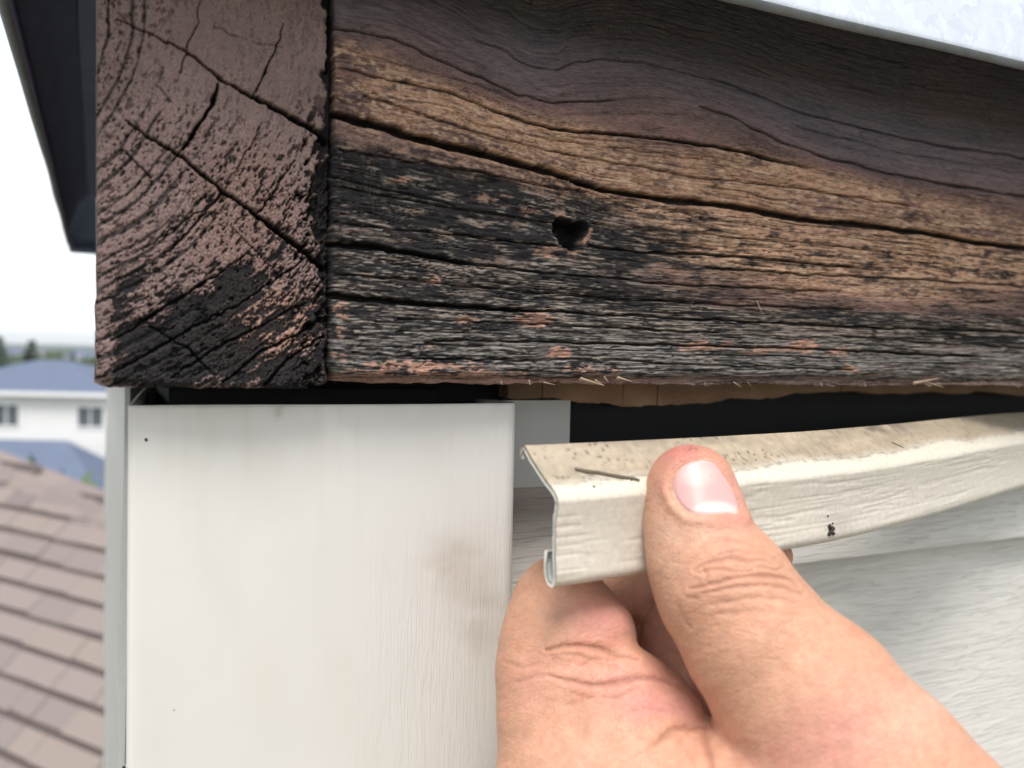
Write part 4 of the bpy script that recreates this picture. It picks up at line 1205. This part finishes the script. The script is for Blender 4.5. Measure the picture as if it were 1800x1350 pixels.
# finger folds seen from the side
IX = ~is_th & ~is_far
for k, (pts, w, d) in enumerate([
        ([(960, 1142), (985, 1137), (1015, 1136), (1050, 1140), (1090, 1150), (1122, 1158)], 4.0, .55), ([(985, 1150), (1020, 1152), (1058, 1168), (1085, 1172)], 3.2, .18),
        ([(968, 1188), (1000, 1196), (1030, 1202), (1062, 1206), (1090, 1198), (1118, 1190), (1150, 1192), (1185, 1200)], 4.5, .50), ([(1020, 1170), (1045, 1160), (1080, 1160)], 3.0, .16),
        ([(1128, 1205), (1105, 1216), (1082, 1226), (1060, 1226)], 3.2, .22), ([(1085, 1262), (1110, 1250), (1140, 1246), (1170, 1250)], 4, .12), ([(1150, 1305), (1180, 1284), (1205, 1277), (1240, 1279)], 4.5, .45),
        ([(1110, 1330), (1150, 1306), (1180, 1292)], 5, .16), ([(890, 1166), (915, 1172), (950, 1168)], 4, .14), ([(905, 1200), (940, 1190), (970, 1188)], 4, .12), ([(960, 1230), (1000, 1236), (1040, 1228)], 5, .12), ([(1236, 1290), (1244, 1320), (1252, 1352)], 6, .5), ([(1195, 1300), (1215, 1330), (1222, 1356)], 5, .14)]):
    crease(pts, w, d, IX, 860 + 3 * k)
# nail bed and the folds of skin round it
m = is_th & (px > 1120) & (px < 1350) & (py > 760) & (py < 960) & (facing > 0)
nd, _ = poly_dist(px[m], py[m], NAIL + [NAIL[0]])
def inside(x, y, poly):
    r = np.zeros(x.shape, bool); k = len(poly); j = k - 1
    for i in range(k):
        xi, yi = poly[i]; xj, yj = poly[j]
        c = ((yi > y) != (yj > y)) & (x < (xj - xi) * (y - yi) / (yj - yi + 1e-9) + xi)
        r ^= c; j = i
    return r
ins = inside(px[m], py[m], NAIL)
low = sstep(815, 880, py[m])
disp[m] += np.where(ins, -0.00040 * sstep(0, 6, nd), 0.00042 * np.exp(-((nd - 9) / 9) ** 2) * (0.35 + 0.65 * low) - 0.00025 * np.exp(-(nd / 2.5) ** 2))
# pores, fine lines
disp += 0.00002 * fbm(px / 9, py / 6, 890, 3) * fr + 0.00012 * fbm(px / 60, py / 60, 894, 2) * fr
wr = fbm(px / 46 + py / 90, py / 5.0 - px / 22, 897, 3)
wr2 = fbm(px / 30 - py / 40, py / 6.0 + px / 12, 933, 3)
disp += -0.00003 * sstep(0.2, 0.5, wr2) * fr
disp += -0.00005 * sstep(0.15, 0.5, wr) * fr * (0.3 + 0.7 * np.exp(-(((px - 1300) / 130) ** 2 + ((py - 1030) / 90) ** 2)))
co2 = co + no * disp[:, None]
org = np.array(P(1508, 1375, .13))
hme.vertices.foreach_set('co', (co2 - org).astype(np.float32).ravel()); hme.update()
hme.shade_smooth()
hand = bpy.data.objects.new('hand', hme); COL.objects.link(hand); hand.location = org
tag(hand, 'bare hand pinching the loose trim strip, thumb in front and fingers curled behind', 'hand')
# skin tint: redder where blood shows, paler over the tendons and joints
skin = np.array([0.580, 0.310, 0.203])
col = np.tile(skin, (n, 1))
def blob(cx, cy, rx, ry, c, amt, mask=None, seed=0):
    global col
    w = np.exp(-(((px - cx) / rx) ** 2 + ((py - cy) / ry) ** 2)) * amt
    w = w * np.clip(1 + 0.5 * fbm(px / 40, py / 40, 900 + seed, 3), 0, 1.6)
    if mask is not None: w = w * mask
    col = lerp(col, np.array(c)[None], np.clip(w, 0, 1))
PINK = (0.585, 0.270, 0.225); RED = (0.54, 0.195, 0.165); PALE_S = (0.61, 0.40, 0.295); YEL = (0.575, 0.345, 0.225)
blob(1210, 790, 70, 28, RED, .75, is_th, 1); blob(1290, 870, 26, 70, PINK, .6, is_th, 2); blob(1165, 850, 26, 60, PINK, .35, is_th, 3); blob(1200, 925, 60, 36, PALE_S, .6, is_th, 4)
blob(1290, 915, 60, 10, RED, .5, is_th, 5); blob(1165, 980, 40, 70, PALE_S, .35, is_th, 6); blob(1060, 1090, 70, 50, PINK, .8, IX, 7); blob(960, 1060, 40, 60, YEL, .5, IX, 8)
blob(1100, 1190, 90, 34, PINK, .75, IX, 9); blob(1150, 1240, 90, 34, PINK, .8, IX, 10); blob(940, 1190, 40, 60, PINK, .35, IX, 11); blob(1150, 1140, 60, 90, (0.55, 0.27, 0.21), .5, is_far * 1.0, 12)
blob(1300, 1030, 90, 50, (0.54, 0.305, 0.205), .5, is_th, 13); blob(1480, 1280, 120, 80, PINK, .55, None, 14); blob(1380, 1180, 90, 80, YEL, .4, is_th, 15); blob(1620, 1250, 60, 60, PALE_S, .6, None, 16); blob(1050, 1330, 110, 60, PALE_S, .35, IX, 17)
blob(1400, 1330, 110, 40, PINK, .45, None, 18)
mot = fbm(px / 24, py / 24, 920, 4)
col = col * np.clip(1 + 0.06 * mot, .8, 1.2)[:, None] * np.array([1, 1, 1])
col = lerp(col, (col * np.array([1.03, 0.90, 0.88])), sstep(0.1, 0.7, fbm(px / 13, py / 13, 925, 3)) * 0.5)
col = lerp(col, np.array([0.25, 0.09, 0.06])[None], np.clip(depth_col, 0, 1) * 0.55)
dirt = np.exp(-(((px - 1218) / 16) ** 2 + ((py - 791) / 5) ** 2)) * sstep(0, .4, noise(px / 4, py / 3, 930)) * is_th
col = lerp(col, np.array([0.16, 0.09, 0.08])[None], dirt * 0.6)
set_color(hand, col)
sk = NT('skin').set(Roughness=0.46)
b_ = sk.b.inputs
b_['Subsurface Weight'].default_value = 0.30; b_['Subsurface Radius'].default_value = (1.0, 0.36, 0.18); b_['Subsurface Scale'].default_value = 0.0022
b_['Specular IOR Level'].default_value = 0.42
vo = sk.n('ShaderNodeTexVoronoi', feature='DISTANCE_TO_EDGE'); vo.inputs['Scale'].default_value = 1900
sk.l(sk.coord('Object', (1, 1, 0.8)), vo.inputs['Vector'])
cell = sk.ramp(vo.outputs['Distance'], [(0.0, 0.0), (0.16, 1.0)])
nf = sk.noise(sk.coord(), 2600, 4)
p1 = sk.bump(cell, 0.55, 0.00013); 
p2 = sk.bump(nf, 0.5, 0.00013, p1)
sk.base(sk.mix(1.0, sk.attr('Col'), sk.ramp(sk.noise(sk.coord(), 700, 5, .65), [(0.3, (0.90, 0.86, 0.84)), (0.7, (1.07, 1.07, 1.06))]), 'MULTIPLY'))
sk.rough(sk.ramp(nf, [(0.3, 0.40), (0.7, 0.56)]))
hme.materials.clear(); hme.materials.append(sk.m)
# thumbnail
hb, _ = bvh_of(hand)
nc = np.array([1240.0, 860.0]); NN = np.array(NAIL, float)
# resample the outline smoothly
cl_ = np.concatenate([NN, NN[:1]]); sl = np.concatenate([[0], np.cumsum(np.hypot(*np.diff(cl_, axis=0).T))])
tt = np.linspace(0, sl[-1], 97)[:-1]
ou = np.stack([np.interp(tt, sl, cl_[:, 0]), np.interp(tt, sl, cl_[:, 1])], 1)
for _ in range(3): ou = (np.roll(ou, 1, 0) + 2 * ou + np.roll(ou, -1, 0)) / 4
RINGS = 26
v = []; uvr = []
for r in range(RINGS + 1):
    q = 1 - r / RINGS
    for o_ in ou: v.append(nc + (o_ - nc) * q); uvr.append(q)
v2 = []
for (x, y) in v:
    p, nrm = hit(hb, x, y); v2.append(np.concatenate([p, nrm]))
v2 = np.array(v2); M = len(ou)
pos = v2[:, :3].reshape(RINGS + 1, M, 3); nor = v2[:, 3:].reshape(RINGS + 1, M, 3)
# nail plate: a smooth shell; heights relaxed so that the plate does not copy the skin
view = (pos - CAM); view /= np.linalg.norm(view, axis=-1, keepdims=True)
depv = ((pos - CAM) @ FW)
gx = np.array(v)[:, 0].reshape(RINGS + 1, M); gy = np.array(v)[:, 1].reshape(RINGS + 1, M)
A = np.stack([np.ones(gx.size), (gx - 1240).ravel() / 60, (gy - 860).ravel() / 50, ((gx - 1240).ravel() / 60) ** 2, ((gx - 1240) * (gy - 860)).ravel() / 3000, ((gy - 860).ravel() / 50) ** 2], 1)
sol = np.linalg.lstsq(A, depv.ravel(), rcond=None)[0]
dfit = (A @ sol).reshape(gx.shape)
q = np.array(uvr).reshape(RINGS + 1, M)
dplate = dfit - 0.00038 * sstep(1.0, 0.80, q) + 0.0002
dplate = np.where(q > 0.93, np.maximum(dplate, depv - 0.00015 + 0.0001 * 0), dplate)
pp = np.stack([P(a, b, c) for a, b, c in zip(gx.ravel(), gy.ravel(), dplate.ravel())])
back = np.stack([P(a, b, c + 0.0006) for a, b, c in zip(gx[0], gy[0], dplate[0])])
f = []
for r in range(RINGS - 1):
    for k in range(M): f.append((r * M + k, r * M + (k + 1) % M, (r + 1) * M + (k + 1) % M, (r + 1) * M + k))
ci = (RINGS - 1) * M
f.append(tuple(ci + k for k in range(M)))
nb0 = (RINGS + 1) * M
for k in range(M): f.append((nb0 + k, nb0 + (k + 1) % M, (k + 1) % M, k))
f = [tuple(reversed(g)) for g in f]
nail = mesh_obj('thumbnail', np.concatenate([pp, back]), f, None, hand, smooth=True)
gxx = np.concatenate([gx.ravel(), gx[0]]); gyy = np.concatenate([gy.ravel(), gy[0]])
nco = np.tile(np.array([0.60, 0.345, 0.325]), (len(gxx), 1))
lun = sstep(1.05, 0.75, np.hypot((gxx - 1258) / 52, (gyy - 912) / 34))
nco = lerp(nco, np.array([0.70, 0.58, 0.55])[None], lun * 0.8)
nco = lerp(nco, np.array([0.70, 0.52, 0.47])[None], sstep(1.0, 0.3, np.hypot((gxx - 1225) / 45, (gyy - 835) / 28)) * 0.6)
nco = lerp(nco, np.array([0.62, 0.55, 0.48])[None], sstep(814, 808, gyy) * 0.6)
set_color(nail, nco)
nm = NT('fingernail').set(Roughness=0.36)
nm.b.inputs['Subsurface Weight'].default_value = 0.25; nm.b.inputs['Subsurface Radius'].default_value = (1, .4, .3); nm.b.inputs['Subsurface Scale'].default_value = 0.0012
nm.b.inputs['Specular IOR Level'].default_value = 0.5
nm.base(nm.attr('Col')); nm.bump(nm.noise(nm.coord('Object', (1800, 1800, 120)), 1.0, 3), 0.10, 0.0001)
nail.data.materials.append(nm.m)
# ------------------------------------------------------------------ ground, hills
GROUND_Z = -8.6
GRASS = plain('lawn_ground', (0.110, 0.115, 0.075), 0.95, 0.35, 0.15)
g = MB()
R_ = 4500.0
n = 64
gv = [(0, 0, GROUND_Z)] + [(R_ * math.cos(2 * math.pi * i / n), R_ * math.sin(2 * math.pi * i / n), GROUND_Z) for i in range(n)]
ground = mesh_obj('ground', gv, [(0, 1 + i, 1 + (i + 1) % n) for i in range(n)], GRASS)
tag(ground, kind='structure')
FOREST = plain('wooded_hills', (0.050, 0.072, 0.040), 0.95, 0.4, 0.01)
hv = []; hf = []
nh = 220
for i in range(nh + 1):
    a = math.radians(-80 + 170 * i / nh)
    for (r, k) in ((2600, 0), (3000, .55), (3500, 1.0), (4200, .25)):
        z = GROUND_Z - 1 + k * (22 + 16 * float(fbm(np.array([i / 14.0]), np.array([r / 900.0]), 700, 4)[0]))
        hv.append((r * math.sin(a), r * math.cos(a), z))
for i in range(nh):
    for k in range(3): hf.append((4 * i + k, 4 * i + 4 + k, 4 * i + 5 + k, 4 * i + 1 + k))
tag(mesh_obj('hills', hv, hf, FOREST, smooth=True), kind='structure')

# ------------------------------------------------------------------ neighbour's shingled roof, three metres below to the left
dd = np.array([math.sin(math.radians(-33.4)), math.cos(math.radians(-33.4)), 0.0])      # along the courses
pit = math.radians(42)
hu = np.array([dd[1], -dd[0], 0.0])
uu = hu * math.cos(pit) + np.array([0, 0, math.sin(pit)])                                 # up the slope
nn_ = np.cross(uu, -dd); nn_ = nn_ if nn_[2] > 0 else -nn_
RO = P(90, 1100, 4.2)
def roof_pt(px, py):
    d = ray(px, py); t = ((RO - CAM) @ nn_) / (d @ nn_)
    q = CAM + d * t - RO
    return q @ dd, q @ uu
h0 = np.array(roof_pt(0, 822)); h1 = np.array(roof_pt(185, 898))
hd = (h1 - h0) / np.linalg.norm(h1 - h0); hn = np.array([-hd[1], hd[0]])
if hn @ (np.array(roof_pt(90, 1100)) - h0) > 0: hn = -hn                                   # hn points off the roof
def beyond(a, b): return (np.array([a, b]) - h0) @ hn
garage = empty('shingled_house', tuple(RO + np.array([0, 0, -4])))
tag(garage, 'neighbouring house with a pinkish brown asphalt shingle roof, blurred below at the left', 'house')
SHADE_BAND = plain('butt_shadow_band', (0.085, 0.066, 0.062), 0.95, 0.2, 200)  # butt-edge shadow between courses put into the granule colour
DECK = plain('roof_underlay', (0.055, 0.045, 0.042), 0.95, 0.2, 20)
SH = [plain('asphalt_shingle_%s' % nme, c, 0.95, 0.28, 220) for nme, c in (('mauve', (0.215, 0.178, 0.166)), ('tan', (0.245, 0.200, 0.178)), ('dusk', (0.185, 0.150, 0.143)), ('rose', (0.24, 0.195, 0.18)))]
def W(a, b, h=0.0): return RO + dd * a + uu * b + nn_ * h
# the deck as a polygon clipped by the hip
A0, A1, B0, B1 = -2.2, 2.6, -2.0, 4.5
poly = [np.array(q) for q in ((A0, B0), (A1, B0), (A1, B1), (A0, B1))]
out = []
for i in range(4):
    p, q = poly[i], poly[(i + 1) % 4]; sp, sq = beyond(*p), beyond(*q)
    if sp <= 0: out.append(p)
    if sp * sq < 0: out.append(p + (q - p) * sp / (sp - sq))
k = len(out)
v = [W(a, b, 0.0) for a, b in out] + [W(a, b, -0.03) for a, b in out]
f = [tuple(range(k)), tuple(range(2 * k - 1, k - 1, -1))] + [(i, k + i, k + (i + 1) % k, (i + 1) % k) for i in range(k)]
deck = mesh_obj('roof', v, f, DECK, garage)
# walls below, set in from the eave
wv = [W(a, b, 0) for a, b in out]
cen = sum(wv) / k
wl = [q + (cen - q) * 0.10 for q in wv]
v = [tuple(q + np.array([0, 0, -0.25])) for q in wl] + [(q[0], q[1], GROUND_Z) for q in wl]
mesh_obj('wall', v, [(i, k + i, k + (i + 1) % k, (i + 1) % k) for i in range(k)], plain('cream_stucco', (0.55, 0.53, 0.48), 0.9, 0.08, 3), garage)
rr = random.Random(11)
EXP = 0.146
protos = []
for wi in range(4):
    for mi in range(4):
        w = (0.17, 0.24, 0.31, 0.40)[wi]; t = rr.uniform(0.010, 0.020)
        j1, j2 = rr.uniform(-.008, .008), rr.uniform(-.008, .008)
        ys = (0.0, EXP * 0.80, EXP + 0.03); vv = []; ff = []
        for i_, y in enumerate(ys):
            zt_ = (t, t * 0.5 + .001, .003)[i_]
            ya = y + (j1 if i_ == 0 else 0); yb_ = y + (j2 if i_ == 0 else 0)
            vv += [(0.003, ya, .0005), (w - 0.003, yb_, .0005), (w - 0.003, yb_, zt_), (0.003, ya, zt_)]
        ff = [(0, 1, 2, 3)]
        for i_ in (0, 1):
            b_ = 4 * i_
            ff += [(b_ + 3, b_ + 2, b_ + 6, b_ + 7), (b_ + 1, b_ + 5, b_ + 6, b_ + 2), (b_, b_ + 3, b_ + 7, b_ + 4)]
        loc = [dd * x + uu * y + nn_ * z for x, y, z in vv]
        me = bpy.data.meshes.new('shingle'); me.from_pydata([tuple(q) for q in loc], [], ff); me.materials.append(SH[mi]); me.materials.append(SHADE_BAND); me.update(); me.polygons[4].material_index = 1; me.polygons[0].material_index = 1
        protos.append((w, me))
pw = parent_world(deck)
cnt = 0
# keep to what the photograph can see and its surroundings
row = 0; b = -1.0
while b < 4.3:
    a = -1.1 + rr.uniform(-0.3, 0)
    while a < 2.5:
        w, me = protos[rr.randrange(4) * 4 + rr.choice([0, 0, 0, 1, 2, 3, 3])]
        c = W(a + w / 2, b + EXP / 2)
        pxc, pyc, dc = project(c[None])
        if beyond(a + w / 2, b + EXP / 2) < 0.02 and -330 < pxc[0] < 330 and 700 < pyc[0] < 1500 and dc[0] > 0.5 and cnt < 300:
            o = bpy.data.objects.new('shingle', me); COL.objects.link(o); o.parent = deck
            o.location = Vector(W(a, b, 0.001)) - pw
            cnt += 1
        a += w
    b += EXP; row += 1
# hip caps
L = np.linalg.norm(h1 - h0)
s = -1.6; 
cme = {}
while s < 2.6:
    q = h0 + hd * s
    c = W(q[0], q[1], 0.004)
    d3 = dd * hd[0] + uu * hd[1]; s3 = dd * hn[0] + uu * hn[1]
    mi = rr.choice([0, 0, 1, 3])
    if mi not in cme:
        vv = [d3 * x + s3 * y + nn_ * z for x, y, z in [(0, -.13, .004), (0, 0, .022), (0, .13, -.05), (.26, -.13, 0), (.26, 0, .012), (.26, .13, -.06), (0, -.13, -.004), (.26, -.13, -.004)]]
        me = bpy.data.meshes.new('hip_shingle'); me.from_pydata([tuple(q_) for q_ in vv], [], [(0, 1, 4, 3), (1, 2, 5, 4), (0, 3, 7, 6)]); me.materials.append(SH[mi]); cme[mi] = me
    o = bpy.data.objects.new('hip_shingle', cme[mi]); COL.objects.link(o); o.parent = deck; o.location = Vector(c) - pw
    s += 0.21

# ------------------------------------------------------------------ houses with blue roofs
BLUE = [plain('blue_roof_shingles', (0.110, 0.138, 0.205), 0.8, 0.14, 1.5), plain('deep_blue_roof_shingles', (0.095, 0.118, 0.190), 0.8, 0.14, 1.5), plain('grey_roof_shingles', (0.16, 0.16, 0.17), 0.9, 0.14, 1.5)]
WHITE = plain('white_house_wall', (0.72, 0.71, 0.68), 0.8, 0.05, 2)
TRIMW = plain('white_house_trim', (0.78, 0.78, 0.76), 0.6, 0.04, 2)
GLASS = NT('house_window_glass').set(Roughness=0.08, IOR=1.5); GLASS.base((0.10, 0.115, 0.125)); GLASS = GLASS.m
HF = np.array([math.sin(HEAD), math.cos(HEAD), 0.0]); HR = R0.copy()
def at(px, py, depth): return P(px, py, depth)
class Local:
    def __init__(s, o, rz=0.0):
        c, si = math.cos(rz), math.sin(rz)
        s.o = np.array(o); s.r = HR * c + HF * si; s.f = HF * c - HR * si
    def __call__(s, x, y, z): return s.o + s.r * x + s.f * y + np.array([0, 0, z])
def lbox(L, x0, x1, y0, y1, z0, z1):
    v, f = box(x0, x1, y0, y1, z0, z1)
    return [L(*q) for q in v], f
def hip_roof(L, x0, x1, y0, y1, z0, h, ov=0.45, ridge=None):
    x0 -= ov; x1 += ov; y0 -= ov; y1 += ov
    rl = (y1 - y0) / 2 if ridge is None else ridge
    rl = min(rl, (x1 - x0) / 2 - 0.1)
    ym = (y0 + y1) / 2
    v = [L(x0, y0, z0), L(x1, y0, z0), L(x1, y1, z0), L(x0, y1, z0), L(x0, y0, z0 + .06), L(x1, y0, z0 + .06), L(x1, y1, z0 + .06), L(x0, y1, z0 + .06), L(x0 + rl, ym, z0 + h), L(x1 - rl, ym, z0 + h)]
    f = [(0, 3, 2, 1), (0, 1, 5, 4), (1, 2, 6, 5), (2, 3, 7, 6), (3, 0, 4, 7), (4, 5, 9, 8), (5, 6, 9), (6, 7, 8, 9), (7, 4, 8)]
    return v, f
def window(house, L, x, z, w, h, y=-0.02, mull=2):
    m = MB()
    t = 0.09
    m.add(*lbox(L, x - w / 2 - t, x + w / 2 + t, y - .06, y, z + h / 2, z + h / 2 + t)); m.add(*lbox(L, x - w / 2 - t, x + w / 2 + t, y - .06, y, z - h / 2 - t, z - h / 2))
    m.add(*lbox(L, x - w / 2 - t, x - w / 2, y - .06, y, z - h / 2, z + h / 2)); m.add(*lbox(L, x + w / 2, x + w / 2 + t, y - .06, y, z - h / 2, z + h / 2))
    for i in range(1, mull):
        xm = x - w / 2 + w * i / mull
        m.add(*lbox(L, xm - .035, xm + .035, y - .05, y, z - h / 2, z + h / 2))
    fr = m.build('window', TRIMW, house)
    for i in range(mull):
        xa = x - w / 2 + w * i / mull + (0.035 if i else 0); xb = x - w / 2 + w * (i + 1) / mull - (0.035 if i < mull - 1 else 0)
        p = MB(); p.add(*lbox(L, xa, xb, y - .025, y - .004, z - h / 2, z + h / 2)); p.build('pane', GLASS, fr)
def house(label, L, blocks, roof_m, group='houses down the slope'):
    h = empty('house', tuple(L(0, 3, 0) * np.array([1, 1, 0]) + np.array([0, 0, GROUND_Z])))
    tag(h, label, 'house', group)
    for (x0, x1, y0, y1, zt, rh, wins, ridge) in blocks:
        z0 = GROUND_Z - L.o[2]
        m = MB(); m.add(*lbox(L, x0, x1, y0, y1, z0 - 0.1, zt)); m.build('wall', WHITE, h)
        v, f = hip_roof(L, x0, x1, y0, y1, zt, rh, ridge=ridge)
        mesh_obj('roof', v, f, roof_m, h)
        m = MB(); m.add(*lbox(L, x0 - .47, x1 + .47, y0 - .50, y0 - .452, zt - 0.16, zt + 0.05)); m.build('fascia', TRIMW, h)
        for (x, z, w, hh) in wins: window(h, L, x, z, w, hh, y=y0 - 0.002)
    return h
D1 = 44.0
u = D1 / F_PX                                                        # metres per photo pixel at that distance
L1h = Local(at(95, 611.0, D1) * 1.0)
L1h.o[2] = 0.0
def zz(py): return -(py - 611.5) * u
def xx(px): return (px - 95) * u
house('white house with a blue hip roof, paired windows and a lower blue roof in front', L1h,
      [(xx(-160), xx(192), 0, 8.6, zz(692), (692 - 636) * u, [(xx(12), zz(733), 42 * u, 36 * u), (xx(160), zz(733), 44 * u, 34 * u)], 4.9),
       (xx(-90), xx(240), -4.2, -0.05, zz(846), (846 - 768) * u, [(xx(175), zz(905), 40 * u, 30 * u)], 2.9)], BLUE[0])
Lw = Local(at(-190, 611, 52.0), 0.15); Lw.o[2] = 0
house('white two storey house with a deep blue roof beyond the left edge of the view', Lw, [(-4, 4.2, 0, 8, -3.4, 1.9, [(-2, -4.7, 1.3, 1.1), (2, -4.7, 1.3, 1.1)], 3.4)], BLUE[1])
far = [(60, 330, 2, 'small far white house with a grey roof among the trees'), (140, 300, 0, 'small far white house with a blue roof near the board corner'), (20, 380, 1, 'tiny far house with a deep blue roof near the left edge'), (165, 420, 2, 'tiniest far house with a grey roof close to the weathered corner'), (-80, 340, 0, 'far white house with a blue roof beyond the left edge of the view')]
for px_, dp, rm, lab in far:
    Lf = Local(at(px_, 611, dp), random.Random(px_).uniform(-.4, .4)); Lf.o[2] = 0
    house(lab, Lf, [(-5, 5, 0, 8, -3.2, 2.0, [(-2.5, -4.6, 1.4, 1.2), (2.5, -4.6, 1.4, 1.2)], 3.5)], BLUE[rm], 'far houses below the horizon')

# ------------------------------------------------------------------ trees
LEAF = [plain('spruce_needles', (0.040, 0.062, 0.036), 0.9, 0.45, 1.2), plain('broad_leaves', (0.075, 0.115, 0.035), 0.85, 0.45, 1.2)]
BARK = plain('tree_bark', (0.10, 0.07, 0.05), 0.95, 0.2, 4)
def trunk_mesh(h, r):
    v = []; f = []
    for i in range(7):
        t = i / 6
        for k in range(8):
            a = k * math.pi / 4
            v.append((r * (1 - .9 * t) * math.cos(a) + .05 * math.sin(t * 5), r * (1 - .9 * t) * math.sin(a), h * t))
    for i in range(6):
        for k in range(8): f.append((8 * i + k, 8 * i + (k + 1) % 8, 8 * i + 8 + (k + 1) % 8, 8 * i + 8 + k))
    return v, f
def crown_spruce(seed, h, r, n=2600):
    rg = np.random.default_rng(seed); v = []; f = []
    lv = int(h / 0.42)
    for i in range(n):
        t = rg.integers(0, lv) / lv + rg.normal(0, .008)
        t = min(max(t, 0.0), 0.995)
        z = h * (0.10 + 0.90 * t); R = r * (1 - t) ** 0.85 * (0.75 + .25 * rg.random()) * (0.82 + .18 * math.sin(seed + t * 37))
        a = rg.random() * 6.283; q = rg.random() ** 0.5
        c = np.array([R * q * math.cos(a), R * q * math.sin(a), z - 0.28 * R * q])
        d = np.array([math.cos(a), math.sin(a), -0.35]); s = np.array([-math.sin(a), math.cos(a), 0])
        l = 0.34 * (1 - .5 * t); w = .10
        b = len(v); v += [tuple(c - s * w), tuple(c + s * w), tuple(c + d * l + s * w * .4), tuple(c + d * l - s * w * .4 + np.array([0, 0, -.06]))]
        f.append((b, b + 1, b + 2, b + 3))
    return v, f
def crown_round(seed, h, r, n=3200):
    rg = np.random.default_rng(seed); v = []; f = []
    cl = [(rg.normal(0, .42) * r, rg.normal(0, .42) * r, h * (.42 + .5 * rg.random()), r * (.28 + .3 * rg.random())) for _ in range(16)]
    for i in range(n):
        cx_, cy_, cz_, cr = cl[rg.integers(0, 16)]
        d = rg.normal(size=3); d /= np.linalg.norm(d)
        c = np.array([cx_, cy_, cz_]) + d * cr * rg.random() ** .4
        e1 = rg.normal(size=3); e1 /= np.linalg.norm(e1); e2 = np.cross(e1, d); e2 /= np.linalg.norm(e2) + 1e-6
        s = .16
        b = len(v); v += [tuple(c - e1 * s), tuple(c + e2 * s * .6), tuple(c + e1 * s), tuple(c - e2 * s * .6)]
        f.append((b, b + 1, b + 2, b + 3))
    return v, f
protos_t = {}
for kind, seed, h, r in (('spruce', 1, 9.0, 1.7), ('spruce', 2, 9.0, 2.0), ('round', 3, 6.5, 2.3), ('round', 4, 6.5, 2.6)):
    cv, cf = (crown_spruce if kind == 'spruce' else crown_round)(seed, h, r)
    me = bpy.data.meshes.new('crown'); me.from_pydata(cv, [], cf); me.materials.append(LEAF[0 if kind == 'spruce' else 1]); me.update()
    tv_, tf = trunk_mesh(h * .93, .16)
    mt = bpy.data.meshes.new('trunk'); mt.from_pydata(tv_, [], tf); mt.materials.append(BARK); mt.update()
    protos_t[(kind, seed)] = (me, mt, h)
def tree(key, px_, dp, top_py, label, group):
    me, mt, h = protos_t[key]
    p = at(px_, 611, dp)
    top = -(top_py - 611.5) * dp / F_PX
    s = (top - GROUND_Z) / h
    o = empty('spruce_tree' if key[0] == 'spruce' else 'leafy_tree', (p[0], p[1], GROUND_Z)); o.scale = (s * 1.15, s * 1.15, s)
    o.rotation_euler.z = px_ * 0.7
    tag(o, label, 'tree', group)
    for nm, m_ in (('crown', me), ('trunk', mt)):
        c = bpy.data.objects.new(nm, m_); COL.objects.link(c); c.parent = o
    return o
G = 'trees around the far houses'
tree(('spruce', 1), 56, 60, 593, 'narrow dark spruce standing clear behind the blue roofed house', G)
tree(('spruce', 2), -2, 56, 588, 'dark spruce cut off by the left edge of the photo', G)
tree(('round', 3), -52, 13, 800, 'leafy green tree beside the shingle roof at the left edge', G)
tree(('round', 4), 100, 85, 628, 'leafy tree beyond the blue ridge, right of the narrow spruce', G)
tree(('round', 3), 158, 95, 626, 'leafy tree beyond the blue roof closest to the weathered boards', G)
tree(('spruce', 2), 128, 150, 617, 'small distant spruce between the two leafy trees', G)
for i, (px_, dp, tp) in enumerate([(-60, 75, 600), (-120, 66, 610), (-170, 90, 606), (-240, 80, 604), (-300, 70, 612)]):
    tree((('spruce', 1), ('round', 4), ('spruce', 2), ('round', 3), ('spruce', 1))[i], px_, dp, tp, ('spruce beyond the left edge of the view, nearest the narrow spruce', 'leafy tree beyond the left edge of the view, between two spruces', 'spruce beyond the left edge of the view, with a leafy tree on both sides', 'leafy tree beyond the left edge of the view, farther left', 'spruce farthest beyond the left edge of the view')[i], G)
# a far belt of woodland that reads as one mass
rg = np.random.default_rng(9); v = []; f = []
for i in range(9000):
    a = math.radians(rg.uniform(-40, 30)); r = rg.uniform(220, 1500)
    h = rg.uniform(3.0, 6.8); w = h * rg.uniform(.25, .5)
    c = np.array([r * math.sin(a), r * math.cos(a), GROUND_Z]); b = len(v)
    for k in range(5):
        q = k * 1.2566 + r
        v.append((c[0] + w * math.cos(q), c[1] + w * math.sin(q), GROUND_Z + h * .15 + rg.uniform(0, .2) * h))
    for k in range(5):
        q = k * 1.2566 + r + .6
        v.append((c[0] + w * .6 * math.cos(q), c[1] + w * .6 * math.sin(q), GROUND_Z + h * .65))
    v.append((c[0], c[1], GROUND_Z + h))
    for k in range(5):
        f += [(b + k, b + (k + 1) % 5, b + 5 + k), (b + (k + 1) % 5, b + 5 + (k + 1) % 5, b + 5 + k), (b + 5 + k, b + 5 + (k + 1) % 5, b + 10)]
wo_ = mesh_obj('woodland', v, f, LEAF[0]); tag(wo_, kind='stuff')

# ------------------------------------------------------------------ haze over the far country
hm = bpy.data.materials.new('thin_haze'); hm.use_nodes = True
ht = hm.node_tree; ht.nodes.clear()
ho = ht.nodes.new('ShaderNodeOutputMaterial'); hv_ = ht.nodes.new('ShaderNodeVolumePrincipled')
hv_.inputs['Color'].default_value = (0.80, 0.88, 0.97, 1); hv_.inputs['Density'].default_value = 0.00022; hv_.inputs['Anisotropy'].default_value = 0.2
ht.links.new(hv_.outputs[0], ho.inputs['Volume'])
bv, bf = box(-4600, 4600, -4600, 4600, GROUND_Z - 1.0, 60.0)
tag(mesh_obj('haze', bv, bf, hm), kind='stuff')
